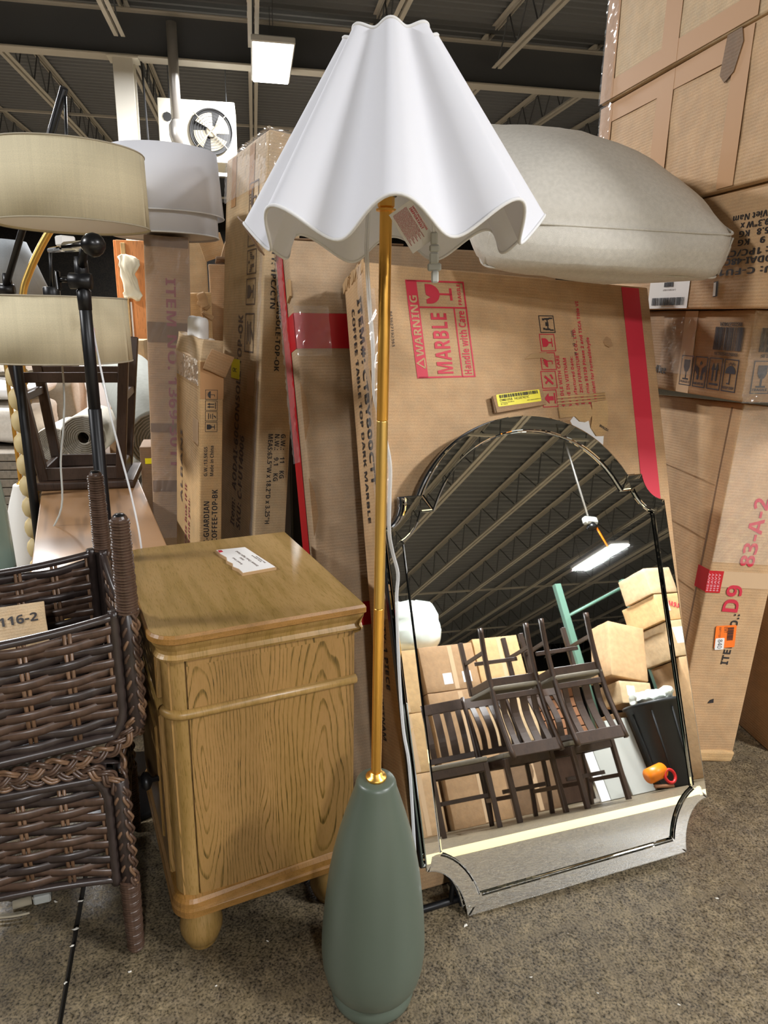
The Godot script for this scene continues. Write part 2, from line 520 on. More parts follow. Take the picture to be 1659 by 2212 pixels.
func make_materials() -> void:
	var S := 512
	# kraft board: fibre fleck, mottling, faint flute lines
	var n1 := field(0.012, S, 3)
	var n2 := field(0.25, S, 5)
	var n3 := field(0.03, S, 9)
	var kraft := picture(S, S, func(x: int, y: int) -> Vector3:
		var k := y * S + x
		var v := 0.93 + 0.10 * (n1[k] / 255.0 - 0.5) + 0.13 * (n2[k] / 255.0 - 0.5) + 0.016 * sin(y * TAU / 8.0)
		var w := 0.03 * (n3[k] / 255.0 - 0.5)
		return Vector3(v + w, v, v - w))
	var kraft_h := grey(S, func(k: int) -> float: return 0.5 + 0.10 * sin(float(k / S) * TAU / 8.0) + 0.5 * (n3[k] / 255.0 - 0.5) + 0.12 * (n2[k] / 255.0 - 0.5))
	for e in [["kraft", c8(200, 163, 120)], ["kraft_pale", c8(207, 178, 138)], ["kraft_brown", c8(178, 141, 101)], ["kraft_grey", c8(184, 156, 124)], ["kraft_golden", c8(208, 170, 118)], ["kraft_dark", c8(130, 101, 72)]]:
		var m := map3(sm(e[0], e[1], 0.75), kraft, 2.0)
		relief(m, kraft_h, 0.12)
	sm("kraft_edge", c8(176, 144, 104), 0.9)
	# print
	sm("ink", c8(42, 38, 38), 0.6)
	sm("ink_blue", c8(52, 56, 66), 0.6)
	sm("ink_red", c8(196, 40, 62), 0.6)
	sm("ink_maroon", c8(140, 62, 66), 0.6)
	sm("ink_grey", c8(104, 88, 78), 0.7)
	sm("paper", c8(232, 230, 226), 0.6)
	sm("paper_yellow", c8(240, 226, 20), 0.5)
	sm("paper_orange", c8(246, 120, 34), 0.5)
	sm("paper_pink", c8(214, 150, 160), 0.6)
	sm("tape_red", c8(186, 18, 34), 0.35)
	sm("tape_red_board", c8(206, 44, 64), 0.6)
	sm("tape_brown", c8(180, 138, 96), 0.5)
	sm("tape_dark", c8(120, 92, 66), 0.3)
	sm("tape_strapping", c8(198, 168, 134), 0.45)
	for k in ["tape_brown", "tape_strapping", "tape_dark"]:
		M[k].metallic_specular = 0.22
	clear_film("wrap", Color(1, 1, 1), 0.10, 0.08)
	clear_film("cord_clear", Color(0.93, 0.94, 0.95), 0.55, 0.2)
	sm("foam", c8(240, 240, 240), 0.9)
	# floor
	var F := 1024
	var f1 := field(0.006, F, 21)
	var f2 := field(0.055, F, 22, FastNoiseLite.TYPE_SIMPLEX_SMOOTH, 4)
	var f3 := field(0.16, F, 23, FastNoiseLite.TYPE_CELLULAR, 1)
	var f4 := field(0.02, F, 24)
	var conc := picture(F, F, func(x: int, y: int) -> Vector3:
		var k := y * F + x
		var a := f1[k] / 255.0
		var b := f2[k] / 255.0
		var c := f3[k] / 255.0
		var d := f4[k] / 255.0
		var v := 0.395 + 0.12 * (a - 0.5) + 0.14 * (d - 0.5) + 0.20 * (b - 0.5)
		if b < 0.40:
			v -= (0.40 - b) * 0.55
		if c > 0.80 and b > 0.5:
			v += 0.06
		return Vector3(v * 1.08, v * 0.96, v * 0.77 - 0.015 * a))
	var conc_h := grey(F, func(k: int) -> float: return f2[k] / 255.0 * 0.7 + f3[k] / 255.0 * 0.3)
	var conc_r := grey(F, func(k: int) -> float: return 0.30 + 0.55 * (f4[k] / 255.0) )
	var fl := map3(sm("concrete", Color(1, 1, 1), 0.62), conc, 2.5)
	fl.roughness = 0.85
	fl.roughness_texture = conc_r
	relief(fl, conc_h, 0.10)
	sm("groove", c8(40, 36, 30), 0.95)
	map3(sm("wall_grey", c8(70, 68, 66), 0.9), conc, 0.3)
	# oak
	var nz := FastNoiseLite.new()
	nz.noise_type = FastNoiseLite.TYPE_SIMPLEX_SMOOTH
	nz.fractal_octaves = 2
	nz.frequency = 1.0
	var W := 640
	var H := 1024
	var oak := picture(W, H, func(x: int, y: int) -> Vector3:
		var u := float(x) / W
		var v := float(y) / H
		var w := nz.get_noise_2d(u * 5.0, v * 2.2) * 0.03
		var d1 := sqrt(pow((u - 0.19 + w) * 3.4, 2) + pow((v - 0.32) * 0.62, 2) + 0.0006)
		var d2 := sqrt(pow((u - 0.79 + w) * 2.2, 2) + pow((v - 0.47) * 0.52, 2) + 0.0006)
		var d3 := absf(u - 0.46 + w) * 3.0 + 0.33
		var g := minf(d1, minf(d2, d3))
		var ph := g * 20.0 + w * 9.0 + 0.10 * nz.get_noise_2d(u * 16.0, v * 6.0)
		var l := ph - floorf(ph)
		var line := smoothstep(0.66, 0.92, l) * (1.0 - smoothstep(0.94, 1.0, l)) * (0.75 + 0.6 * nz.get_noise_2d(u * 7.0 + 4.0, v * 5.0))
		var pore := nz.get_noise_2d(u * 260.0, v * 16.0)
		var t := 1.0 - 0.46 * line * (0.75 + 0.9 * pore) - 0.09 * smoothstep(0.15, 0.6, pore) + 0.05 * nz.get_noise_2d(u * 3.0 + 9.0, v * 1.2)
		return Vector3(t * 0.590, t * 0.452, t * t * 0.258))
	M.oak_tex = oak
	var m1 := map3(sm("oak_panel", Color(1, 1, 1), 0.42), oak, 2.55, 1.58, 2.55)
	m1.clearcoat_enabled = true
	m1.clearcoat = 0.15
	m1.clearcoat_roughness = 0.35
	var top := picture(W, 512, func(x: int, y: int) -> Vector3:
		var u := float(x) / W
		var v := float(y) / 512.0
		var pore := nz.get_noise_2d(u * 170.0 + 3.0, v * 13.0)
		var band := nz.get_noise_2d(u * 16.0, v * 1.4 + 7.0)
		var t := 1.0 - 0.14 * smoothstep(0.2, 0.6, pore) - 0.07 * smoothstep(-0.1, 0.5, band) + 0.04 * nz.get_noise_2d(u * 3.0, v * 2.0 + 30.0)
		return Vector3(t * 0.605, t * 0.490, t * t * 0.300))
	var grain := picture(W, 512, func(x: int, y: int) -> Vector3:
		var u := float(x) / W
		var v := float(y) / 512.0
		var t := 0.93 - 0.16 * smoothstep(0.2, 0.6, nz.get_noise_2d(u * 120.0 + 3.0, v * 9.0)) + 0.10 * nz.get_noise_2d(u * 9.0, v * 1.2 + 7.0)
		return Vector3(t, t, t * 0.98))
	map3(sm("oak_top", Color(1, 1, 1), 0.4), top, 2.4, 2.4, 1.9)
	map3(sm("oak_trim", c8(255, 250, 238), 0.36), top, 2.4, 2.4, 1.9)
	var m2 := map3(sm("oak_edge", c8(246, 220, 186), 0.4), top, 1.9, 30.0, 1.9)
	m2.uv1_offset = Vector3(0.2, 0.3, 0.1)
	# dark and mid woods
	map3(sm("wood_espresso", c8(70, 52, 42), 0.42), grain, 1.4, 1.4, 1.4)
	map3(sm("wood_table", c8(164, 126, 90), 0.33), grain, 0.22, 0.22, 0.22)
	map3(sm("wood_grey", c8(132, 122, 110), 0.5), grain, 1.4, 1.4, 1.4)
	map3(sm("plywood", c8(222, 146, 84), 0.6), grain, 0.9, 0.9, 0.9)
	map3(sm("timber", c8(204, 168, 116), 0.7), grain, 1.2, 1.2, 1.2)
	# cloth
	var l1 := field(0.02, S, 31)
	var l2 := field(0.3, S, 32)
	var linen := picture(S, S, func(x: int, y: int) -> Vector3:
		var slub := l1[((y / 60) * S + (x * 5) % S) % (S * S)] / 255.0 * 0.6 + l1[((x / 40) * S + (y * 7) % S) % (S * S)] / 255.0 * 0.4
		var k := y * S + x
		var v := 0.93 + 0.07 * (slub - 0.5) + 0.10 * (l2[k] / 255.0 - 0.5) + (0.02 if (x + y) % 2 == 0 else -0.02)
		return Vector3(v, v, v))
	var li := map3(sm("linen", c8(226, 214, 180), 0.9), linen, 2.0)
	li.backlight_enabled = true
	li.backlight = Color(0.30, 0.28, 0.24)
	map3(sm("linen_inside", c8(220, 212, 190), 0.9), linen, 2.0)
	var ws := sm("shade_white", c8(224, 225, 231), 0.92)
	ws.backlight_enabled = true
	ws.backlight = Color(0.35, 0.35, 0.36)
	sm("shade_trim", c8(222, 222, 222), 0.85)
	sm("trim_beige", c8(168, 158, 136), 0.85)
	sm("diffuser", c8(226, 218, 208), 0.7)
	var t2 := field(0.42, S, 41, FastNoiseLite.TYPE_SIMPLEX_SMOOTH, 2)
	var t3 := field(0.03, S, 42)
	var tweed := picture(S, S, func(x: int, y: int) -> Vector3:
		var k := y * S + x
		var v := 0.90 + 0.40 * (t2[k] / 255.0 - 0.5) + 0.08 * (t3[k] / 255.0 - 0.5) + (0.05 if (x + y) % 4 < 2 else -0.05)
		return Vector3(v, v, v * 0.985))
	var tw := map3(sm("tweed", c8(222, 217, 208), 0.95), tweed, 4.5)
	relief(tw, grey(S, func(k: int) -> float: return t2[k] / 255.0), 0.06)
	map3(sm("rug", c8(206, 200, 188), 0.95), tweed, 3.0)
	map3(sm("rug_back", c8(132, 124, 112), 0.95), tweed, 3.0)
	map3(sm("upholstery", c8(226, 218, 208), 0.95), tweed, 3.0)
	map3(sm("felt_grey", c8(150, 152, 146), 0.95), tweed, 2.0)
	map3(sm("shade_grey", c8(182, 190, 196), 0.9), linen, 2.0)
	# metals and plastics
	sm("brass", c8(244, 188, 92), 0.34, 1.0)
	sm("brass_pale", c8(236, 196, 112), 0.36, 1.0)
	sm("black_metal", c8(22, 22, 24), 0.38, 0.3)
	sm("black_plastic", c8(18, 18, 19), 0.3)
	sm("chrome", c8(226, 228, 230), 0.12, 1.0)
	sm("mirror_glass", c8(246, 249, 248), 0.012, 1.0)
	sm("mirror_back", c8(20, 22, 26), 0.25)
	var gr := sm("glaze_green", c8(78, 88, 76), 0.42)
	gr.clearcoat_enabled = true
	gr.clearcoat = 0.25
	gr.clearcoat_roughness = 0.3
	sm("glaze_white", c8(226, 224, 218), 0.4)
	sm("glaze_teal", c8(130, 150, 138), 0.2)
	sm("bead_tan", c8(196, 176, 128), 0.6)
	var r1 := field(0.02, 256, 51)
	var rattan := picture(256, 256, func(x: int, y: int) -> Vector3:
		var v := 0.9 + 0.22 * (r1[(y * 256 + (x / 3) * 7 % 256) % 65536] / 255.0 - 0.5)
		return Vector3(v, v * 0.98, v * 0.97))
	map3(sm("rattan", c8(86, 67, 55), 0.32), rattan, 6.0)
	map3(sm("rattan_dark", c8(58, 49, 46), 0.3), rattan, 6.0)
	map3(sm("rattan_light", c8(124, 97, 74), 0.34), rattan, 6.0)
	# roof
	sm("roof_deck", c8(120, 122, 126), 0.7)
	sm("steel_dark", c8(84, 87, 92), 0.6)
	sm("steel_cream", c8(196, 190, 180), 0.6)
	sm("column_white", c8(222, 218, 206), 0.6)
	sm("heater_shell", c8(232, 228, 212), 0.5)
	sm("heater_dark", c8(34, 34, 34), 0.6)
	sm("fan_blade", c8(150, 142, 124), 0.5)
	sm("conduit", c8(176, 172, 166), 0.4, 0.6)
	sm("black_pipe", c8(34, 34, 36), 0.5)
	# things across the aisle
	sm("bin_black", c8(26, 28, 30), 0.5)
	sm("rack_green", c8(92, 128, 112), 0.5)
	sm("rack_orange", c8(176, 120, 70), 0.6)
	sm("tool_orange", c8(240, 130, 20), 0.4)
	sm("tool_red", c8(206, 36, 36), 0.4)
	sm("bag_clear", c8(226, 234, 226), 0.25)
	sm("panel_grey", c8(178, 180, 174), 0.6)
	sm("wood_stack", c8(150, 104, 72), 0.7)
	sm("floor_paint", c8(232, 214, 160), 0.5)
	sm("cloth_rag", c8(214, 204, 178), 0.95)
	sm("chip", c8(222, 218, 206), 0.8)
	var lm := sm("light_panel_glow", c8(255, 255, 255), 0.5)
	lm.emission_enabled = true
	lm.emission = Color(1.0, 0.985, 0.95)
	lm.emission_energy_multiplier = 7.0
	sm("light_body", c8(210, 210, 208), 0.5)

# ---------------------------------------------------------------- light, camera
const HALL := 10.5
const KEY := 34.0

func hall(bx: float, y: float, bz: float) -> Transform3D:
	var b := rot(HALL)
	return Transform3D(b, b * Vector3(bx, y, bz))

func setup() -> void:
	var cam := Camera3D.new()
	cam.name = "camera"
	cam.fov = rad_to_deg(2.0 * atan(1106.0 / 1500.0))
	cam.position = Vector3(0, 1.22, 0)
	cam.rotation_degrees = Vector3(-15.6, 0, 1.08)
	cam.near = 0.05
	cam.far = 100.0
	add_child(cam)
	var we := WorldEnvironment.new()
	we.name = "environment"
	var env := Environment.new()
	env.background_mode = Environment.BG_COLOR
	env.background_color = Color(0, 0, 0)
	env.tonemap_mode = Environment.TONE_MAPPER_LINEAR
	env.tonemap_exposure = 1.14
	env.sdfgi_enabled = true
	env.ssao_enabled = true
	env.ssil_enabled = true
	we.environment = env
	add_child(we)
	noise.noise_type = FastNoiseLite.TYPE_SIMPLEX_SMOOTH
	noise.frequency = 1.0
	noise.seed = 7
	rng.seed = 11

# LED panel fixtures hang in rows along the hall; the near ones are out of the frame
func light_panels() -> void:
	var lens := block_mesh(Vector3(0.38, 0.012, 1.16), 0.003)
	var spots := [
		[0.26, -8.24, "white LED panel light hanging beside the dark roof girder"],
		[-0.44, -13.9, "white LED panel light hanging behind the fan heater, upper of two"],
		[-1.1, -20.0, "white LED panel light hanging furthest down the hall"],
		[8.18, 6.70, "white LED panel light over the aisle, shown in the arched mirror"],
		[3.9, 1.4, "white LED panel light over the wooden dining chairs across the aisle"],
		[0.6, 5.4, "white LED panel light over the open aisle floor"],
		[8.0, -3.0, "white LED panel light beyond the stacked cartons"],
		[-4.6, -1.1, "white LED panel light over the floor left of the wicker stools"],
		[4.2, 9.6, "white LED panel light deep behind the carton wall"],
		[-2.2, -5.7, "white LED panel light over the pile of rugs and sofa parts"],
		[-6.5, -12.0, "white LED panel light over the rolled rugs"],
	]
	for s in spots:
		var xf := hall(s[0], 3.72, s[1])
		var t := thing("light_panel", s[2], "light", xf, "LED panel lights in the hall")
		part(t, "housing", block_mesh(Vector3(0.42, 0.06, 1.2), 0.01), M.light_body, mv(0, 0.037, 0))
		part(t, "glowing_lens", lens, M.light_panel_glow)
		for sz in [-0.5, 0.5]:
			var st := begin()
			rod(st, Vector3(0, 0.06, sz), Vector3(0, 0.70, sz), 0.004, 6)
			part(t, "hanger", done(st), M.steel_dark)
		var l := AreaLight3D.new()
		l.name = "panel_light"
		l.area_size = Vector2(0.38, 1.16)
		l.light_energy = KEY
		l.light_color = Color(0.985, 0.985, 0.99)
		l.shadow_enabled = true
		l.area_range = 60.0
		t.add_child(l, true)
		l.transform = Transform3D(Basis(Vector3.RIGHT, -PI / 2), Vector3(0, -0.02, 0))

func shell() -> void:
	# floor: slabs either side of a control joint, filler below the surface
	var jd := Vector2(-0.6565 + 0.5605, -1.2832 + 0.9421).normalized()
	var yaw := rad_to_deg(atan2(-jd.x, -jd.y))
	var jx := at(-0.6085, 0, -1.1127, yaw)
	setting("floor", block_mesh(Vector3(34, 0.15, 44), 0.0, Vector3(17.005, -0.075, 0)), M.concrete, jx)
	var half := setting("floor", block_mesh(Vector3(18, 0.15, 44), 0.0, Vector3(-9.005, -0.075, 0)), M.concrete, jx)
	half.name = "floor_joint_side"
	setting("trim_1", block_mesh(Vector3(0.03, 0.1, 44), 0.0, Vector3(0, -0.0565, 0)), M.groove, jx)
	# roof deck: trapezoid ribs running across the hall
	var st := begin()
	var z := -23.0
	while z < 17.0:
		var p := [[0.0, 0.0], [0.045, 0.0], [0.065, 0.038], [0.130, 0.038], [0.15, 0.0]]
		for i in 4:
			quad(st, Vector3(-13, p[i][1], z + p[i][0]), Vector3(-13, p[i + 1][1], z + p[i + 1][0]), Vector3(17, p[i + 1][1], z + p[i + 1][0]), Vector3(17, p[i][1], z + p[i][0]))
		z += 0.15
	block(st, Vector3(2, 0.12, -3), Vector3(30.4, 0.06, 40.6))
	setting("ceiling", done(st), M.roof_deck, hall(0, 4.46, 0))
	var wl := [["wall_front", Vector3(30.4, 5.0, 0.2), Vector3(2, 2.2, -23.1)], ["wall_back", Vector3(30.4, 5.0, 0.2), Vector3(2, 2.2, 17.1)], ["wall_left", Vector3(0.2, 5.0, 40.4), Vector3(-13.1, 2.2, -3)], ["wall_right", Vector3(0.2, 5.0, 40.4), Vector3(17.1, 2.2, -3)]]
	for w in wl:
		setting(w[0], block_mesh(w[1]), M.wall_grey, hall(w[2].x, w[2].y, w[2].z))
	# girders with flanges
	for gz in [-8.85, -18.0]:
		var g := Node3D.new()
		g.name = numbered("roof_girder")
		add_child(g)
		g.transform = hall(2, 3.85, gz)
		g.set_meta("kind", "structure")
		part(g, "web", block_mesh(Vector3(30, 0.42, 0.02), 0, Vector3(0, 0.225, 0)), M.steel_dark)
		part(g, "flange", block_mesh(Vector3(30, 0.02, 0.2), 0.004, Vector3(0, 0.01, 0)), M.steel_cream)  # flanges paler than the web: light on them put into the colour
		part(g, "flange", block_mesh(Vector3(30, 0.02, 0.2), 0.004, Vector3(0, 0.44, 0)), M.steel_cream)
	# bar joists: paired angles and zigzag rods
	var bays := [[-8.73, 16.9], [-17.9, -8.97]]
	for b in bays:
		var L: float = b[1] - b[0]
		var stc := begin()
		for sx in [-0.035, 0.035]:
			block(stc, Vector3(sx, 0.0, L / 2), Vector3(0.042, 0.008, L - 0.12))
			block(stc, Vector3(sx - sign(sx) * 0.018, 0.022, L / 2), Vector3(0.007, 0.045, L - 0.12))
		var low := done(stc)
		var stt := begin()
		for sx in [-0.035, 0.035]:
			block(stt, Vector3(sx, 0.44, L / 2), Vector3(0.045, 0.008, L))
			block(stt, Vector3(sx - sign(sx) * 0.018, 0.42, L / 2), Vector3(0.007, 0.045, L))
		var high := done(stt)
		var stw := begin()
		var k := 0.1
		while k < L - 0.65:
			rod(stw, Vector3(0, 0.02, k), Vector3(0, 0.43, k + 0.3), 0.009, 5)
			rod(stw, Vector3(0, 0.43, k + 0.3), Vector3(0, 0.02, k + 0.6), 0.009, 5)
			k += 0.6
		var web := done(stw)
		var x := -1.29 - 1.37 * 8
		while x < 16.5:
			var j := Node3D.new()
			j.name = numbered("roof_joist")
			add_child(j)
			j.transform = hall(x, 4.0, b[0])
			j.set_meta("kind", "structure")
			part(j, "bottom_chord", low, M.steel_cream)
			part(j, "top_chord", high, M.steel_cream)
			part(j, "web_rods", web, M.steel_dark)
			x += 1.37
	# bridging bars across the joists
	for c in [[-12.2, 4.06], [-15.2, 4.06], [-4.4, 4.05], [-0.4, 4.05], [3.2, 4.05], [9.2, 4.05], [12.4, 4.05]]:
		var sb := begin()
		block(sb, Vector3.ZERO, Vector3(29.5, 0.035, 0.03), 0.004)
		setting("joist_bridging", done(sb), M.steel_cream, hall(2, c[1], c[0]))
	# column and its cap plate
	var col := thing("steel_column", "white steel column holding up the dark roof girder", "column", hall(-1.29, 0, -8.85))
	part(col, "web", block_mesh(Vector3(0.012, 3.83, 0.19), 0, Vector3(0, 1.915, 0)), M.column_white)
	for sz in [-0.1, 0.1]:
		part(col, "flange", block_mesh(Vector3(0.205, 3.83, 0.014), 0.003, Vector3(0, 1.915, sz)), M.column_white)
	part(col, "cap_plate", block_mesh(Vector3(0.32, 0.02, 0.24), 0.002, Vector3(0, 3.84, 0)), M.column_white)
	part(col, "base_plate", block_mesh(Vector3(0.36, 0.02, 0.36), 0.002, Vector3(0, 0.01, 0)), M.steel_dark)

# ---------------------------------------------------------------- mirror, cabinet, cushion
const MA := 0.2822
const MW := 0.3605

func mirror_runs() -> Array:
	# outline of the arched mirror as runs of points, counter-clockwise from the foot
	var v1 := 0.1103
	var v2 := 0.8331
	var so := 0.3065
	var sx := 0.2664
	var sv := 0.9007
	var R := 0.2999
	var cyy := 1.0628 - R
	var runs := []
	runs.append([Vector2(-MA, 0), Vector2(MA, 0)])
	var a := []
	for k in 13:
		var p := PI / 2 * k / 12
		a.append(Vector2(MW - (MW - MA) * cos(p), v1 * sin(p)))
	runs.append(a)
	runs.append([Vector2(MW, v1), Vector2(MW, v2)])
	a = []
	for k in 11:
		var p := PI / 2 * k / 10
		a.append(Vector2(MW - (MW - so) * sin(p), sv - (sv - v2) * cos(p)))
	runs.append(a)
	runs.append([Vector2(so, sv), Vector2(sx, sv)])
	a = []
	var t0 := asin((sv - cyy) / R)
	for k in 41:
		var p := t0 + (PI - 2 * t0) * k / 40
		a.append(Vector2(R * cos(p), cyy + R * sin(p)))
	runs.append(a)
	for i in [4, 3, 2, 1]:
		var m := []
		for q in runs[i]:
			m.push_front(Vector2(-q.x, q.y))
		runs.append(m)
	return runs

func outline(runs: Array) -> PackedVector2Array:
	var o := PackedVector2Array()
	for r in runs:
		for i in r.size() - 1:
			o.append(r[i])
	return o

# bevelled strip whose polygon runs out along one edge and back along the other
func strip_plate(st: SurfaceTool, poly: PackedVector2Array, b: float, bz: float, z0: float, z1: float, tilt: PackedFloat32Array) -> void:
	var inn := offset(poly, -b)
	var n := poly.size()
	var h := n / 2
	var T := func(i: int) -> Vector3: return Vector3(inn[i].x, inn[i].y, z0 + tilt[i])
	var E := func(i: int) -> Vector3: return Vector3(poly[i].x, poly[i].y, z0 - bz + tilt[i])
	for k in h - 1:
		quad(st, T.call(k), T.call(n - 1 - k), T.call(n - 2 - k), T.call(k + 1))
	for i in n:
		var j := (i + 1) % n
		quad(st, T.call(i), T.call(j), E.call(j), E.call(i))
		quad(st, E.call(i), E.call(j), Vector3(poly[j].x, poly[j].y, z1), Vector3(poly[i].x, poly[i].y, z1))

func mirror() -> void:
	var t := thing("arched_mirror", "tall arched mirror with a mirrored strip border and notched corners, on the floor", "mirror", at(0.4615, 0.013, -1.2738, 17.56, 20.3, 2.08))
	var runs := mirror_runs()
	var full := outline(runs)
	var rim := 0.036
	var inner := offset(full, -rim)
	var st := begin()
	plate(st, offset(inner, -0.0006), 0.0022, 0.0008, 0.0, -0.006)
	part(t, "mirror_panel", done(st), M.mirror_glass)
	for layer in 2:
		var i0 := 0
		for r in runs:
			var poly := PackedVector2Array()
			var tilt := PackedFloat32Array()
			var n: int = r.size()
			for k in n:
				poly.append(full[(i0 + k) % full.size()])
				tilt.append(-0.0002)
			for k in range(n - 1, -1, -1):
				poly.append(inner[(i0 + k) % full.size()])
				tilt.append(0.0)
			i0 += n - 1
			var s2 := begin()
			if layer == 0:
				strip_plate(s2, offset(poly, -0.0006), 0.0021, 0.0008, 0.0, -0.006, tilt)
				part(t, "border_strip", done(s2), M.mirror_glass)
			else:
				strip_plate(s2, offset(poly, -0.0004), 0.003, 0.0015, -0.027, -0.031, tilt)
				part(t, "rear_border_strip", done(s2), M.mirror_glass)
	var sb := begin()
	plate(sb, offset(full, -0.014), 0.0, 0.0, -0.0062, -0.031)
	part(t, "spacer", done(sb), M.mirror_back)
	var sc := begin()
	plate(sc, offset(full, 0.003), 0.001, 0.001, -0.0312, -0.05)
	part(t, "backing_frame", done(sc), M.mirror_back)
	# easel strut with its foot rail on the floor behind the glass
	var inv := t.transform.affine_inverse()
	var se := begin(true)
	tube(se, [inv * Vector3(0.335, 0.011, -1.345), inv * Vector3(0.175, 0.011, -1.225), inv * Vector3(0.02, 0.011, -1.165)], 0.008, 8)
	part(t, "easel_foot_rail", done(se), M.black_metal)
	for fx in [0.16, 0.30]:
		var sl := begin(true)
		tube(sl, [inv * Vector3(fx, 0.012, -1.215 - (fx - 0.16) * 0.75), Vector3(-0.26 + (fx - 0.16), 0.16, -0.052)], 0.006, 8)
		part(t, "easel_strut", done(sl), M.black_metal)
	# hanging lug and screw on the back's edge
	part(t, "corner_lug", block_mesh(Vector3(0.02, 0.03, 0.006), 0.001), M.chrome, mv(-0.352, 0.16, -0.053))

func price_chip() -> void:
	var A := at(0.081, 0.005, -1.243, 23.295, 19.679, -2.12)
	var x := A * Transform3D(Basis(Vector3.BACK, deg_to_rad(7.0)), Vector3(0.313, 1.066, 0.018))
	var t := thing("cardboard_offcut", "small cardboard offcut with a yellow barcode sticker above the mirror arch", "cardboard", x)
	var st := begin()
	plate(st, PackedVector2Array([Vector2(0, 0), Vector2(0.148, 0.004), Vector2(0.144, 0.05), Vector2(0.095, 0.05), Vector2(0.05, 0.045), Vector2(-0.003, 0.042)]), 0.0005, 0.0005, 0.0, -0.006)
	part(t, "board", done(st), M.kraft_brown)
	part(t, "board_core", block_mesh(Vector3(0.003, 0.04, 0.004)), M.kraft_dark, mv(-0.003, 0.021, -0.004))
	var stk := part(t, "sticker", plate_mesh(rounded_plan(0.006, 0.014, 0.134, 0.044, [0.003, 0.003, 0.003, 0.003]), 0, 0, 0.0008, 0.0), M.paper_yellow)
	bars(stk, mv(0, 0, 0), 0.014, 0.034, 0.113, 0.008, M.ink, 5)
	words(stk, "CHN01058 142207421C", mv(0, 0, 0), 0.014, 0.029, 0, 0.0058, 0.086, M.ink, "mono")
	words(stk, "Vietnamese Aloe Moire", mv(0, 0, 0), 0.014, 0.0225, 0, 0.0022, 0.04, M.ink, "sans_light")
	words(stk, "ID: 198832", mv(0, 0, 0), 0.014, 0.0185, 0, 0.0022, 0.02, M.ink, "sans_light")
	words(stk, "2025.10.03 01:48 PM CO", mv(0, 0, 0), 0.092, 0.0205, 0, 0.0022, 0.04, M.ink, "sans_light")

